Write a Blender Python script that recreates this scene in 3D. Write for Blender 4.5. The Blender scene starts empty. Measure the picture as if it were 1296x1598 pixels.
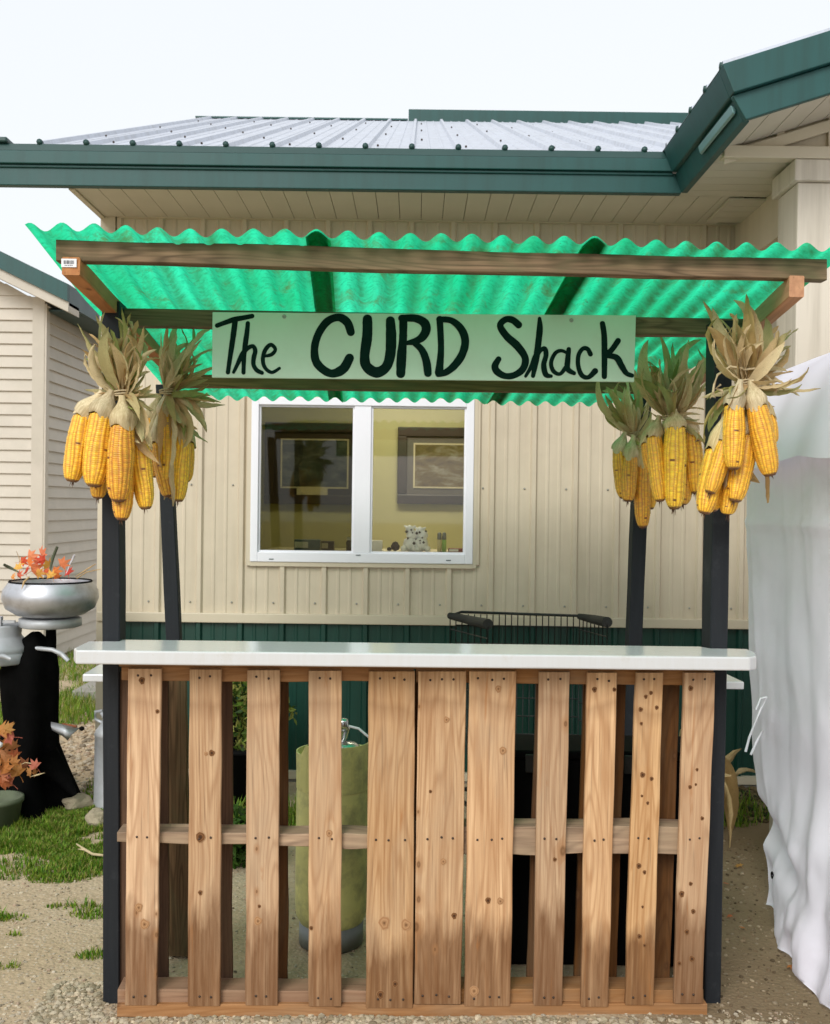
import bpy, bmesh, math, random
from mathutils import Vector, Matrix, noise

random.seed(7)
scene = bpy.context.scene
COL = scene.collection

# ------------------------------------------------------------------ camera
F = 1603.0            # focal length in photograph pixels (1296 x 1598)
CAMH = 1.52
ROLL = math.radians(0.72)
PITCH = math.atan(9 / F)
CAMP = Vector((0, 0, CAMH))
RC = Matrix.Rotation(math.pi / 2 - PITCH, 3, 'X') @ Matrix.Rotation(ROLL, 3, 'Z')
cam = bpy.data.cameras.new('camera')
cam.sensor_fit = 'VERTICAL'
cam.sensor_height = 36.0
cam.lens = 36.0 * F / 1598.0
cam.clip_start = 0.05
cam.clip_end = 500
cam.dof.use_dof = True
cam.dof.focus_distance = 3.05
cam.dof.aperture_fstop = 9.0
camo = bpy.data.objects.new('camera', cam)
camo.matrix_world = Matrix.Translation(CAMP) @ RC.to_4x4()
COL.objects.link(camo)
scene.camera = camo

# ------------------------------------------------------------------ light
SUN_EL, SUN_AZ = math.radians(36), math.radians(203)   # azimuth from +Y clockwise: behind the camera, a little left
world = bpy.data.worlds.new('World')
scene.world = world
world.use_nodes = True
wn = world.node_tree.nodes
wl = world.node_tree.links
wn.clear()
sky = wn.new('ShaderNodeTexSky')
sky.sky_type = 'NISHITA'
sky.sun_disc = False
sky.sun_elevation = SUN_EL
sky.sun_rotation = SUN_AZ
sky.air_density = 1.0
sky.dust_density = 4.0
hs = wn.new('ShaderNodeHueSaturation')
hs.inputs['Saturation'].default_value = 0.12
mx = wn.new('ShaderNodeMix')
mx.data_type = 'RGBA'
mx.inputs[0].default_value = 0.7
mx.inputs[7].default_value = (11.2, 11.7, 12.2, 1)
bg = wn.new('ShaderNodeBackground')
bg.inputs['Strength'].default_value = 0.074
wo = wn.new('ShaderNodeOutputWorld')
wl.new(sky.outputs[0], hs.inputs['Color'])
wl.new(hs.outputs[0], mx.inputs[6])
wl.new(mx.outputs[2], bg.inputs['Color'])
wl.new(bg.outputs[0], wo.inputs[0])
sun = bpy.data.lights.new('sun', 'SUN')
sun.energy = 1.5
sun.angle = math.radians(30)
sun.color = (1.0, 0.97, 0.93)
suno = bpy.data.objects.new('sun', sun)
sdir = Vector((math.sin(SUN_AZ) * math.cos(SUN_EL), math.cos(SUN_AZ) * math.cos(SUN_EL), math.sin(SUN_EL)))
suno.rotation_euler = sdir.to_track_quat('Z', 'Y').to_euler()
suno.location = sdir * 30
COL.objects.link(suno)
scene.view_settings.view_transform = 'Standard'
scene.view_settings.look = 'None'
scene.view_settings.exposure = 0.52
scene.view_settings.gamma = 1.0
scene.view_settings.use_curve_mapping = False
scene.cycles.max_bounces = 8
scene.cycles.transparent_max_bounces = 12
scene.cycles.use_denoising = True

# ------------------------------------------------------------------ geometry helpers
def P(px, py, Y):
    """point on the plane y=Y seen at photograph pixel (px, py)"""
    d = RC @ Vector(((px - 648) / F, -(py - 799) / F, -1))
    return CAMP + d * (Y / d.y)

def G(px, py, z=0.0):
    d = RC @ Vector(((px - 648) / F, -(py - 799) / F, -1))
    return CAMP + d * ((z - CAMH) / d.z)

SK = 0.04
def Yf(px, base=3.05, k=SK):
    """depth of the stand's front plane (turned a little) at a pixel column"""
    return base / (1 - k * (px - 648) / F)

def sm(t, a, b):
    t = max(0.0, min(1.0, (t - a) / (b - a)))
    return t * t * (3 - 2 * t)

class MB:
    def __init__(s):
        s.v, s.f, s.m, s.sm = [], [], [], []
    def face(s, idx, mi=0, smooth=False):
        s.f.append(tuple(idx)); s.m.append(mi); s.sm.append(smooth)
    def box(s, a, b, mi=0):
        (x0, y0, z0), (x1, y1, z1) = a, b
        return s.hexa([(x0, y0, z0), (x1, y0, z0), (x1, y1, z0), (x0, y1, z0),
                       (x0, y0, z1), (x1, y0, z1), (x1, y1, z1), (x0, y1, z1)], mi)
    def hexa(s, p, mi=0):
        n = len(s.v)
        s.v += [Vector(q) for q in p]
        for q in ((0, 3, 2, 1), (4, 5, 6, 7), (0, 1, 5, 4), (1, 2, 6, 5), (2, 3, 7, 6), (3, 0, 4, 7)):
            s.face([n + i for i in q], mi)
        return s
    def prism(s, poly, z0, z1, mi=0):
        n = len(s.v); k = len(poly)
        s.v += [Vector((x, y, z0)) for x, y in poly] + [Vector((x, y, z1)) for x, y in poly]
        s.face([n + i for i in reversed(range(k))], mi)
        s.face([n + k + i for i in range(k)], mi)
        for i in range(k):
            j = (i + 1) % k
            s.face([n + i, n + j, n + k + j, n + k + i], mi)
        return s
    def lathe(s, c, prof, seg=24, mi=0, smooth=True):
        c = Vector(c); n = len(s.v); k = len(prof)
        for i in range(seg):
            a = 2 * math.pi * i / seg
            for r, z in prof:
                s.v.append(c + Vector((r * math.cos(a), r * math.sin(a), z)))
        for i in range(seg):
            j = (i + 1) % seg
            for q in range(k - 1):
                s.face([n + i * k + q, n + j * k + q, n + j * k + q + 1, n + i * k + q + 1], mi, smooth)
        return s
    def tube(s, pts, rad, seg=8, mi=0, smooth=True):
        pts = [Vector(p) for p in pts]
        if not isinstance(rad, (list, tuple)): rad = [rad] * len(pts)
        n = len(s.v)
        up = Vector((0.31, 0.2, 0.93))
        for i, p in enumerate(pts):
            t = (pts[min(i + 1, len(pts) - 1)] - pts[max(i - 1, 0)]).normalized()
            a = t.cross(up)
            if a.length < 1e-3: a = t.cross(Vector((1, 0, 0)))
            a.normalize(); b = t.cross(a)
            for q in range(seg):
                w = 2 * math.pi * q / seg
                s.v.append(p + (a * math.cos(w) + b * math.sin(w)) * rad[i])
        for i in range(len(pts) - 1):
            for q in range(seg):
                r = (q + 1) % seg
                s.face([n + i * seg + q, n + i * seg + r, n + (i + 1) * seg + r, n + (i + 1) * seg + q], mi, smooth)
        s.face([n + q for q in range(seg)], mi)
        s.face([n + (len(pts) - 1) * seg + q for q in reversed(range(seg))], mi)
        return s
    def grid(s, rows, mi=0, smooth=True, close=False):
        n = len(s.v); w = len(rows[0])
        for r in rows: s.v += [Vector(p) for p in r]
        for i in range(len(rows) - 1):
            for j in range(w - 1 if not close else w):
                k = (j + 1) % w
                s.face([n + i * w + j, n + i * w + k, n + (i + 1) * w + k, n + (i + 1) * w + j], mi, smooth)
        return s
    def mesh(s, name, mats, xf=None):
        me = bpy.data.meshes.new(name)
        vs = [xf @ v for v in s.v] if xf is not None else s.v
        me.from_pydata([tuple(v) for v in vs], [], s.f)
        for m in (mats if isinstance(mats, (list, tuple)) else [mats]):
            me.materials.append(m)
        me.polygons.foreach_set('material_index', s.m)
        me.polygons.foreach_set('use_smooth', s.sm)
        me.update()
        return me

def wloc(o):
    v = Vector((0, 0, 0))
    while o is not None:
        v += o.location; o = o.parent
    return v

def link(name, me, loc=(0, 0, 0), parent=None, rot=None):
    """loc is a world position; every parent is only translated"""
    o = bpy.data.objects.new(name, me)
    COL.objects.link(o)
    loc = Vector(loc)
    if parent is not None:
        o.parent = parent
        loc = loc - wloc(parent)
    o.location = loc
    if rot is not None:
        o.rotation_euler = rot
    return o

def tag(o, label=None, cat=None, group=None, kind=None):
    if label: o['label'] = label
    if cat: o['category'] = cat
    if group: o['group'] = group
    if kind: o['kind'] = kind
    return o

def thing(name, loc, label, cat, group=None):
    o = bpy.data.objects.new(name, None)
    o.empty_display_size = 0.1
    COL.objects.link(o)
    o.location = loc
    return tag(o, label, cat, group)

def build(name, mb, mats, parent=None, origin=None):
    """mb holds world coordinates; the object's origin goes to `origin` (default: its parent's)"""
    if origin is None:
        origin = wloc(parent) if parent is not None else Vector((0, 0, 0))
    origin = Vector(origin)
    me = mb.mesh(name, mats, Matrix.Translation(-origin))
    return link(name, me, origin, parent)

def bevel(o, w, seg=2):
    m = o.modifiers.new('bevel', 'BEVEL')
    m.width = w; m.segments = seg; m.limit_method = 'ANGLE'; m.angle_limit = math.radians(40)
    return o

def lumber(name, front, thick, mat, parent, seg=14, wob=0.0012, along=None, bev=0.0022, depth_dir=None, seed=None):
    """a board from its four front corners (bottom-left, bottom-right, top-right, top-left, seen along its length as local z);
    local frame: x across, y into the board, z along the grain"""
    bl, br, tr, tl = [Vector(p) for p in front]
    rnd = random.Random(seed if seed is not None else random.random())
    org = (bl + br) / 2
    zax = ((tl + tr) / 2 - org); L = zax.length; zax.normalize()
    xax = (br - bl + tr - tl); xax = (xax - zax * xax.dot(zax)).normalized()
    yax = zax.cross(xax)
    dd = depth_dir if depth_dir is not None else Vector((-0.053, 1, 0)).normalized()
    if yax.dot(dd) < 0:
        xax = -xax; yax = -yax; bl, br, tl, tr = br, bl, tr, tl
    M = Matrix((xax, yax, zax)).transposed().to_4x4(); M.translation = org
    Mi = M.inverted()
    ddl = Mi.to_3x3() @ dd * thick
    a, b, c, d = Mi @ bl, Mi @ br, Mi @ tr, Mi @ tl
    rows = []
    ph = rnd.random() * 50
    for i in range(seg + 1):
        t = i / seg
        l = a.lerp(d, t); r = b.lerp(c, t)
        w1 = wob * (noise.noise(Vector((ph, t * 6, 0))) * 2.2)
        w2 = wob * (noise.noise(Vector((ph + 9, t * 6, 0))) * 2.2)
        w3 = wob * (noise.noise(Vector((ph + 5, t * 3, 0))) * 1.6)
        l = l + Vector((w1, w3, 0)); r = r + Vector((w2, w3, 0))
        e = min(bev, thick * 0.3)
        ex = Vector((e, 0, 0)); ey = Vector((0, e, 0))
        rows.append([l + ex, r - ex, r + ey, r + ddl - ey, r + ddl - ex, l + ddl + ex, l + ddl - ey, l + ey])
    mb = MB()
    mb.grid(rows, 0, False, close=True)
    mb.face(list(range(8)))
    n = len(mb.v) - 8
    mb.face([n + i for i in reversed(range(8))])
    me = mb.mesh(name, mat)
    o = bpy.data.objects.new(name, me)
    COL.objects.link(o)
    M2 = M.copy()
    if parent is not None:
        o.parent = parent
        M2.translation = M.translation - wloc(parent)
    o.matrix_local = M2
    return o

# ------------------------------------------------------------------ materials
class NT:
    def __init__(s, name):
        s.mat = bpy.data.materials.new(name)
        s.mat.use_nodes = True
        s.t = s.mat.node_tree
        s.t.nodes.clear()
        s.out = s.t.nodes.new('ShaderNodeOutputMaterial')
    def n(s, typ, **kw):
        nd = s.t.nodes.new(typ)
        for k, v in kw.items(): setattr(nd, k, v)
        return nd
    def l(s, a, b): s.t.links.new(a, b)
    def val(s, x, inp):
        if hasattr(x, 'is_output') or isinstance(x, bpy.types.NodeSocket): s.l(x, inp)
        else: inp.default_value = x
    def math(s, op, a, b=0.0, clamp=False):
        nd = s.n('ShaderNodeMath', operation=op); nd.use_clamp = clamp
        s.val(a, nd.inputs[0]); s.val(b, nd.inputs[1])
        return nd.outputs[0]
    def mix(s, f, a, b, mode='MIX'):
        nd = s.n('ShaderNodeMix', data_type='RGBA', blend_type=mode)
        s.val(f, nd.inputs[0])
        for x, i in ((a, 6), (b, 7)):
            if isinstance(x, tuple): nd.inputs[i].default_value = (*x[:3], 1)
            else: s.l(x, nd.inputs[i])
        return nd.outputs[2]
    def ramp(s, f, stops, interp='LINEAR'):
        nd = s.n('ShaderNodeValToRGB')
        nd.color_ramp.interpolation = interp
        el = nd.color_ramp.elements
        while len(el) > 1: el.remove(el[0])
        el[0].position = stops[0][0]; c = stops[0][1]
        el[0].color = (c, c, c, 1) if not isinstance(c, tuple) else (*c, 1)
        for p, c in stops[1:]:
            e = el.new(p); e.color = (c, c, c, 1) if not isinstance(c, tuple) else (*c, 1)
        s.l(f, nd.inputs[0])
        return nd.outputs[0]
    def coord(s, scale=(1, 1, 1), rand=True, kind='Object', loc=(0, 0, 0)):
        tc = s.n('ShaderNodeTexCoord')
        mp = s.n('ShaderNodeMapping')
        mp.inputs['Scale'].default_value = scale
        mp.inputs['Location'].default_value = loc
        src = tc.outputs[kind]
        if rand:
            oi = s.n('ShaderNodeObjectInfo')
            cm = s.n('ShaderNodeCombineXYZ')
            s.l(s.math('MULTIPLY', oi.outputs['Random'], 37.0), cm.inputs[0])
            s.l(s.math('MULTIPLY', oi.outputs['Random'], 91.0), cm.inputs[2])
            va = s.n('ShaderNodeVectorMath', operation='ADD')
            s.l(src, va.inputs[0]); s.l(cm.outputs[0], va.inputs[1])
            src = va.outputs[0]
        s.l(src, mp.inputs[0])
        return mp.outputs[0]
    def noise(s, vec, scale=5, detail=4, rough=0.5, dist=0.0):
        nd = s.n('ShaderNodeTexNoise')
        s.l(vec, nd.inputs['Vector'])
        nd.inputs['Scale'].default_value = scale
        nd.inputs['Detail'].default_value = detail
        nd.inputs['Roughness'].default_value = rough
        nd.inputs['Distortion'].default_value = dist
        return nd.outputs[0]
    def voro(s, vec, scale=5, feature='F1', out='Distance'):
        nd = s.n('ShaderNodeTexVoronoi', feature=feature)
        s.l(vec, nd.inputs['Vector'])
        nd.inputs['Scale'].default_value = scale
        return nd.outputs[out]
    def bump(s, h, strength=0.3, dist=0.002):
        nd = s.n('ShaderNodeBump')
        nd.inputs['Strength'].default_value = strength
        nd.inputs['Distance'].default_value = dist
        s.l(h, nd.inputs['Height'])
        return nd.outputs[0]
    def bsdf(s, color, rough=0.6, metal=0.0, normal=None, spec=0.5, coat=0.0, **kw):
        b = s.n('ShaderNodeBsdfPrincipled')
        if isinstance(color, tuple): b.inputs['Base Color'].default_value = (*color[:3], 1)
        else: s.l(color, b.inputs['Base Color'])
        s.val(rough, b.inputs['Roughness'])
        s.val(metal, b.inputs['Metallic'])
        b.inputs['Specular IOR Level'].default_value = spec
        b.inputs['Coat Weight'].default_value = coat
        for k, v in kw.items(): s.val(v, b.inputs[k])
        if normal is not None: s.l(normal, b.inputs['Normal'])
        return b.outputs[0]
    def done(s, sh):
        s.l(sh, s.out.inputs['Surface'])
        return s.mat

def m_plain(name, col, rough=0.6, metal=0.0, var=0.12, scale=6, bump=0.0, bscale=60, spec=0.5, coat=0.0, dirt=None, dscale=3, damt=0.5, streak=0.0):
    t = NT(name)
    v = t.coord()
    n1 = t.noise(v, scale, 5, 0.6)
    k = t.ramp(n1, [(0.25, 1 - var), (0.75, 1 + var)])
    c = t.mix(1.0, col, k, 'MULTIPLY')
    if dirt:
        d = t.ramp(t.noise(v, dscale, 6, 0.65), [(0.45, 0.0), (0.75, damt)])
        c = t.mix(d, c, dirt)
    if streak:
        sk = t.noise(t.coord((16, 16, 0.9)), 1.0, 5, 0.65)
        c = t.mix(t.ramp(sk, [(0.45, 0.0), (0.75, streak)]), c, t.mix(1.0, c, (0.45, 0.42, 0.36), 'MULTIPLY'))
    nrm = t.bump(t.noise(v, bscale, 4, 0.6), bump, 0.002) if bump else None
    r = t.math('ADD', t.math('MULTIPLY', n1, 0.15), rough - 0.07)
    return t.done(t.bsdf(c, r, metal, nrm, spec, coat))

def m_wood(name, light, dark, knot=(0.14, 0.065, 0.025), damp=None, grey=None, top=None, rough=0.75, gs=1.0, grey_amt=0.6, knots=True, ring=0.5, blot=0.5):
    t = NT(name)
    v = t.coord((1, 1, 1))
    raw = t.coord((1, 1, 1), rand=False)
    oi = t.n('ShaderNodeObjectInfo')
    # long fibres
    v1 = t.coord((95 * gs, 60 * gs, 2.6))
    g1 = t.noise(v1, 1.0, 6, 0.65, 0.3)
    v2 = t.coord((19 * gs, 19 * gs, 1.1))
    g2 = t.noise(v2, 1.0, 3, 0.55, 0.6)
    # cathedral rings: contours of a stretched field
    rings = t.math('SINE', t.math('MULTIPLY', t.noise(t.coord((9 * gs, 4, 0.95)), 1.0, 2, 0.4, 0.25), 95.0))
    rings = t.math('POWER', t.math('ADD', t.math('MULTIPLY', rings, 0.5), 0.5), 3.0)
    base = t.mix(t.ramp(g1, [(0.25, 0.0), (0.8, 1.0)]), light, dark)
    base = t.mix(t.math('MULTIPLY', rings, ring), base, dark)
    base = t.mix(t.ramp(g2, [(0.42, 0.0), (0.72, blot)]), base, dark)
    # boards differ from one another
    hsv = t.n('ShaderNodeHueSaturation')
    t.l(base, hsv.inputs['Color'])
    t.l(t.math('ADD', t.math('MULTIPLY', oi.outputs['Random'], 0.32), 0.84), hsv.inputs['Value'])
    r2 = t.math('FRACT', t.math('MULTIPLY', oi.outputs['Random'], 17.3))
    t.l(t.math('ADD', t.math('MULTIPLY', r2, 0.3), 0.85), hsv.inputs['Saturation'])
    base = hsv.outputs[0]
    if grey:
        gm = t.ramp(t.noise(t.coord((7, 7, 1.8)), 1.0, 5, 0.6, 0.4), [(0.47, 0.0), (0.7, grey_amt)])
        base = t.mix(gm, base, grey)
        sv = t.ramp(t.noise(t.coord((130, 60, 3.5)), 1.0, 3, 0.5), [(0.60, 0.0), (0.76, 0.45)])
        base = t.mix(sv, base, (0.045, 0.03, 0.018))
    if damp:
        sep = t.n('ShaderNodeSeparateXYZ'); t.l(raw, sep.inputs[0])
        nn = t.noise(t.coord((34, 20, 5)), 1.0, 4, 0.6, 0.3)
        n3 = t.noise(t.coord((5, 5, 2)), 1.0, 3, 0.5)
        h = t.math('ADD', sep.outputs[2], t.math('ADD', t.math('MULTIPLY', nn, -0.22), t.math('MULTIPLY', n3, -0.38)))
        h = t.math('ADD', h, t.math('ADD', t.math('MULTIPLY', r2, 0.10), 0.07))
        dm = t.ramp(h, [(0.0, 0.85), (0.04, 0.50), (0.10, 0.0)])
        dm = t.math('MULTIPLY', dm, t.ramp(t.noise(t.coord((60, 20, 3)), 1.0, 4, 0.6), [(0.3, 0.55), (0.6, 1.0)]))
        cap = t.ramp(t.math('ADD', sep.outputs[2], t.math('MULTIPLY', n3, 0.16)), [(0.93, 0.0), (0.98, 0.28), (1.03, 0.05)])
        base = t.mix(cap, base, damp)
        base = t.mix(dm, base, damp)
        hot = t.ramp(t.noise(t.coord((30, 26, 2.4)), 1.0, 4, 0.6, 0.8), [(0.63, 0.0), (0.70, 0.5)])
        base = t.mix(hot, base, (0.33, 0.125, 0.03))
    height = g1
    if knots:
        spv = t.n('ShaderNodeSeparateXYZ'); t.l(v, spv.inputs[0])
        cmb = t.n('ShaderNodeCombineXYZ')
        t.l(t.math('MULTIPLY', spv.outputs[0], 17.0), cmb.inputs[0]); t.l(t.math('MULTIPLY', spv.outputs[2], 9.5), cmb.inputs[1])
        kn = t.n('ShaderNodeTexVoronoi', voronoi_dimensions='2D'); t.l(cmb.outputs[0], kn.inputs['Vector']); kn.inputs['Scale'].default_value = 1.0
        vd, vc = kn.outputs['Distance'], kn.outputs['Color']
        sc = t.n('ShaderNodeSeparateColor'); t.l(vc, sc.inputs[0])
        r3 = t.math('FRACT', t.math('MULTIPLY', oi.outputs['Random'], 7.13))
        pick = t.math('GREATER_THAN', sc.outputs[0], t.math('ADD', t.math('MULTIPLY', r3, 0.30), 0.80))
        size = t.math('ADD', t.math('MULTIPLY', t.math('POWER', sc.outputs[1], 2.0), 0.13), 0.055)
        kd = t.math('DIVIDE', vd, size)
        km = t.math('MULTIPLY', t.ramp(t.math('MULTIPLY', kd, 0.5), [(0.05, 0.55), (0.26, 0.80), (0.36, 0.5), (0.5, 0.0)]), pick)
        halo = t.math('MULTIPLY', t.ramp(t.math('MULTIPLY', kd, 0.3), [(0.3, 0.55), (0.95, 0.0)]), pick)
        base = t.mix(halo, base, dark)
        base = t.mix(km, base, knot)
    nrm = t.bump(height, 0.35, 0.002)
    return t.done(t.bsdf(base, rough, 0, nrm, 0.25))

W_SLAT = m_wood('pallet_wood', (0.72, 0.485, 0.27), (0.32, 0.155, 0.062), damp=(0.125, 0.050, 0.016), grey=(0.38, 0.28, 0.185), grey_amt=0.45)
W_RAIL = m_wood('pallet_rail_wood', (0.42, 0.235, 0.12), (0.24, 0.115, 0.05), grey=(0.30, 0.21, 0.13), grey_amt=0.5)
W_BACK = m_wood('shaded_pallet_wood', (0.18, 0.085, 0.035), (0.07, 0.03, 0.012), grey=(0.16, 0.11, 0.06), grey_amt=0.5)  # back boards: the gloom inside the stand is put into a darker wood colour
W_BEAM = m_wood('weathered_beam_wood', (0.33, 0.20, 0.105), (0.075, 0.045, 0.022), grey=(0.12, 0.115, 0.055), grey_amt=0.9, gs=1.3, ring=0.7, blot=0.85)
W_BRACE = m_wood('orange_brace_wood', (0.56, 0.26, 0.10), (0.38, 0.15, 0.055), grey=(0.36, 0.21, 0.11), grey_amt=0.4)
W_ROUGH = m_wood('weathered_mid_rail_wood', (0.46, 0.30, 0.17), (0.13, 0.08, 0.045), grey=(0.36, 0.27, 0.17), grey_amt=0.9, gs=0.5)

def m_paintwood(name, col, worn, rough=0.3, spec=0.5, wear=0.5):
    t = NT(name)
    g = t.noise(t.coord((70, 70, 3)), 1.0, 5, 0.6)
    v = t.coord()
    w = t.ramp(t.noise(v, 9, 6, 0.7), [(0.58, 0.0), (0.74, wear)])
    c = t.mix(t.math('MULTIPLY', g, 0.35), col, worn)
    c = t.mix(w, c, worn)
    sp = t.ramp(t.voro(v, 70), [(0.06, 1.0), (0.10, 0.0)])
    c = t.mix(t.math('MULTIPLY', sp, 0.5), c, worn)
    return t.done(t.bsdf(c, rough, 0, t.bump(g, 0.25, 0.0015), spec))

POST = m_paintwood('slate_painted_wood', (0.008, 0.010, 0.013), (0.045, 0.05, 0.055), 0.6, 0.22, 0.5)
WHITEP = m_paintwood('white_painted_counter', (0.62, 0.64, 0.66), (0.50, 0.47, 0.40), 0.12, 0.7, 0.45)

def m_sheet():
    t = NT('green_corrugated_plastic')
    v = t.coord((1, 1, 1), rand=False)
    big = t.noise(t.coord((3.5, 1.2, 3), rand=True), 1.0, 4, 0.6)
    str_ = t.noise(t.coord((34, 3.2, 3), rand=True), 1.0, 5, 0.6, 0.3)
    fine = t.noise(v, 55, 6, 0.7)
    c = t.mix(t.ramp(big, [(0.3, 0.0), (0.7, 1.0)]), (0.012, 0.62, 0.27), (0.045, 0.86, 0.48))
    c = t.mix(t.ramp(str_, [(0.42, 0.0), (0.8, 0.5)]), c, (0.05, 0.30, 0.12))
    c = t.mix(t.ramp(fine, [(0.28, 0.7), (0.52, 0.0)]), c, (0.012, 0.27, 0.11))
    gr = t.noise(t.coord((11, 5, 3), rand=True), 1.0, 6, 0.75, 0.6)
    c = t.mix(t.ramp(gr, [(0.54, 0.0), (0.70, 0.75)]), c, (0.12, 0.17, 0.035))
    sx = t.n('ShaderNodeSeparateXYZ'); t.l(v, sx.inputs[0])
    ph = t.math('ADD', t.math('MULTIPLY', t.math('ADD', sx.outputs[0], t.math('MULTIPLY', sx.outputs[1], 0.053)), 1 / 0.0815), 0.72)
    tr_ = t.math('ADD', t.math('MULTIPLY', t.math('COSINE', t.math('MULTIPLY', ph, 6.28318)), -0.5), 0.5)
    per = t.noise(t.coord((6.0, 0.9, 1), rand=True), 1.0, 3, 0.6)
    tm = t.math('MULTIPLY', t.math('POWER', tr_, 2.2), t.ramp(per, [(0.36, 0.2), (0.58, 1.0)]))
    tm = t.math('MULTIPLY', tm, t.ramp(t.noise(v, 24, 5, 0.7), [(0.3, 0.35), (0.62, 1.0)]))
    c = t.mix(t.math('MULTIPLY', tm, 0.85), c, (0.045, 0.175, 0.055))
    sp = t.ramp(t.noise(v, 38, 2, 0.5), [(0.74, 0.0), (0.79, 0.8)])
    c = t.mix(sp, c, (0.05, 0.05, 0.02))
    tr = t.n('ShaderNodeBsdfTranslucent'); t.l(c, tr.inputs[0])
    nb = t.bump(fine, 0.4, 0.002)
    df = t.bsdf(c, 0.35, 0, nb, 0.5)
    ms = t.n('ShaderNodeMixShader'); ms.inputs[0].default_value = 0.12
    t.l(tr.outputs[0], ms.inputs[1]); t.l(df, ms.inputs[2])
    return t.done(ms.outputs[0])
SHEET = m_sheet()

def m_translucent(name, col, amt=0.4, var=0.1, rough=0.6, scale=4, dirt=None, bump=0.15, bscale=40):
    t = NT(name)
    v = t.coord(rand=False)
    n1 = t.noise(v, scale, 5, 0.6)
    c = t.mix(1.0, col, t.ramp(n1, [(0.3, 1 - var), (0.7, 1 + var * 0.5)]), 'MULTIPLY')
    if dirt:
        c = t.mix(t.ramp(t.noise(v, scale * 0.6, 6, 0.7), [(0.52, 0.0), (0.8, 0.6)]), c, dirt)
    tr = t.n('ShaderNodeBsdfTranslucent'); t.l(c, tr.inputs[0])
    df = t.bsdf(c, rough, 0, t.bump(t.noise(v, bscale, 4, 0.6), bump, 0.004), 0.4)
    ms = t.n('ShaderNodeMixShader'); ms.inputs[0].default_value = 1 - amt
    t.l(tr.outputs[0], ms.inputs[1]); t.l(df, ms.inputs[2])
    return t.done(ms.outputs[0])

SIDING = m_plain('beige_metal_siding', (0.60, 0.525, 0.395), 0.42, 0, 0.05, 3, 0.05, 14, 0.4, dirt=(0.36, 0.30, 0.21), dscale=2.2, damt=0.3, streak=0.2)
TRIM = m_plain('beige_trim', (0.58, 0.51, 0.38), 0.45, 0, 0.05, 3)
WAINS = m_plain('dark_green_metal_siding', (0.004, 0.046, 0.032), 0.42, 0, 0.12, 3, 0.05, 14, streak=0.45)
FASC = m_plain('teal_green_metal_fascia', (0.008, 0.068, 0.063), 0.5, 0, 0.08, 4, 0.03, 10, streak=0.45)
FASCD = m_plain('dark_green_metal_edge', (0.012, 0.05, 0.045), 0.45, 0, 0.1, 8)
ROOFM = m_plain('pale_metal_roofing', (0.50, 0.53, 0.60), 0.38, 0.15, 0.06, 3, 0.03, 10, streak=0.45)
SOFFIT = m_plain('beige_soffit_boards', (0.56, 0.51, 0.41), 0.6, 0, 0.06, 3)
COLM = m_plain('pale_column_panels', (0.62, 0.56, 0.46), 0.6, 0, 0.04, 2, streak=0.45)
VINYL = m_plain('white_vinyl', (0.78, 0.79, 0.83), 0.35, 0, 0.03, 2)
LAP = m_plain('cream_lap_siding', (0.56, 0.51, 0.43), 0.55, 0, 0.06, 5, dirt=(0.36, 0.34, 0.26), dscale=1.5, damt=0.4)
BLACK = m_plain('black_plastic', (0.004, 0.004, 0.004), 0.8, 0, 0.2, 8, spec=0.08)
BLACKW = m_plain('black_coated_wire', (0.010, 0.012, 0.012), 0.4, 0, 0.2, 8)
FOAM = m_plain('black_foam_grip', (0.018, 0.017, 0.014), 0.75, 0, 0.3, 20, 0.4, 120)
STUMPM = m_plain('black_charred_wood', (0.003, 0.003, 0.003), 0.9, 0, 0.4, 14, 0.8, 30, spec=0.04)
SILVER = m_plain('dull_aluminium', (0.52, 0.53, 0.56), 0.42, 0.75, 0.15, 8, 0.15, 60, dirt=(0.12, 0.09, 0.06), dscale=7, damt=0.55)
HILITE = m_plain('pale_teal_highlight', (0.16, 0.30, 0.30), 0.35, 0.2, 0.1, 8)
GALV = m_plain('grey_painted_metal', (0.45, 0.47, 0.49), 0.5, 0.3, 0.12, 8, 0.1, 60, dirt=(0.2, 0.18, 0.15), dscale=6, damt=0.4)
STEEL = m_plain('bright_steel', (0.6, 0.6, 0.6), 0.25, 0.9, 0.1, 9)
TANKM = m_plain('olive_yellow_tank_paint', (0.76, 0.74, 0.28), 0.5, 0, 0.15, 6, 0.1, 40, dirt=(0.09, 0.11, 0.09), dscale=8, damt=0.75)
TANKB = m_plain('grey_tank_base', (0.26, 0.29, 0.29), 0.55, 0.1, 0.2, 6, dirt=(0.05, 0.03, 0.02), dscale=5)
NAIL = m_plain('rusty_nail', (0.055, 0.035, 0.025), 0.6, 0.4, 0.3, 40)
SCREW = m_plain('galvanised_screw', (0.35, 0.36, 0.33), 0.4, 0.7, 0.1, 40)
PAINT = m_plain('dark_green_letter_paint', (0.003, 0.018, 0.013), 0.75, 0, 0.3, 30, 0.0, 80, spec=0.06)
SIGNW = m_plain('whitish_sign_green_cast', (0.52, 0.70, 0.55), 0.5, 0, 0.05, 5, 0.15, 60, dirt=(0.45, 0.48, 0.36), dscale=4, damt=0.3)  # whitish board; the green light from the roof sheet is mixed into its colour
STICK = m_plain('white_paper', (0.75, 0.75, 0.78), 0.5, 0, 0.02, 3)
INK = m_plain('black_ink', (0.02, 0.02, 0.03), 0.5, 0, 0.1, 3)
TWINE = m_plain('jute_twine', (0.50, 0.40, 0.24), 0.9, 0, 0.2, 60, 0.8, 300)
TERRA = m_plain('grey_green_plant_pot', (0.10, 0.12, 0.07), 0.7, 0, 0.2, 8)
YWALL = m_plain('yellow_painted_wall', (0.50, 0.46, 0.25), 0.8, 0, 0.08, 1.5)
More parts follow.
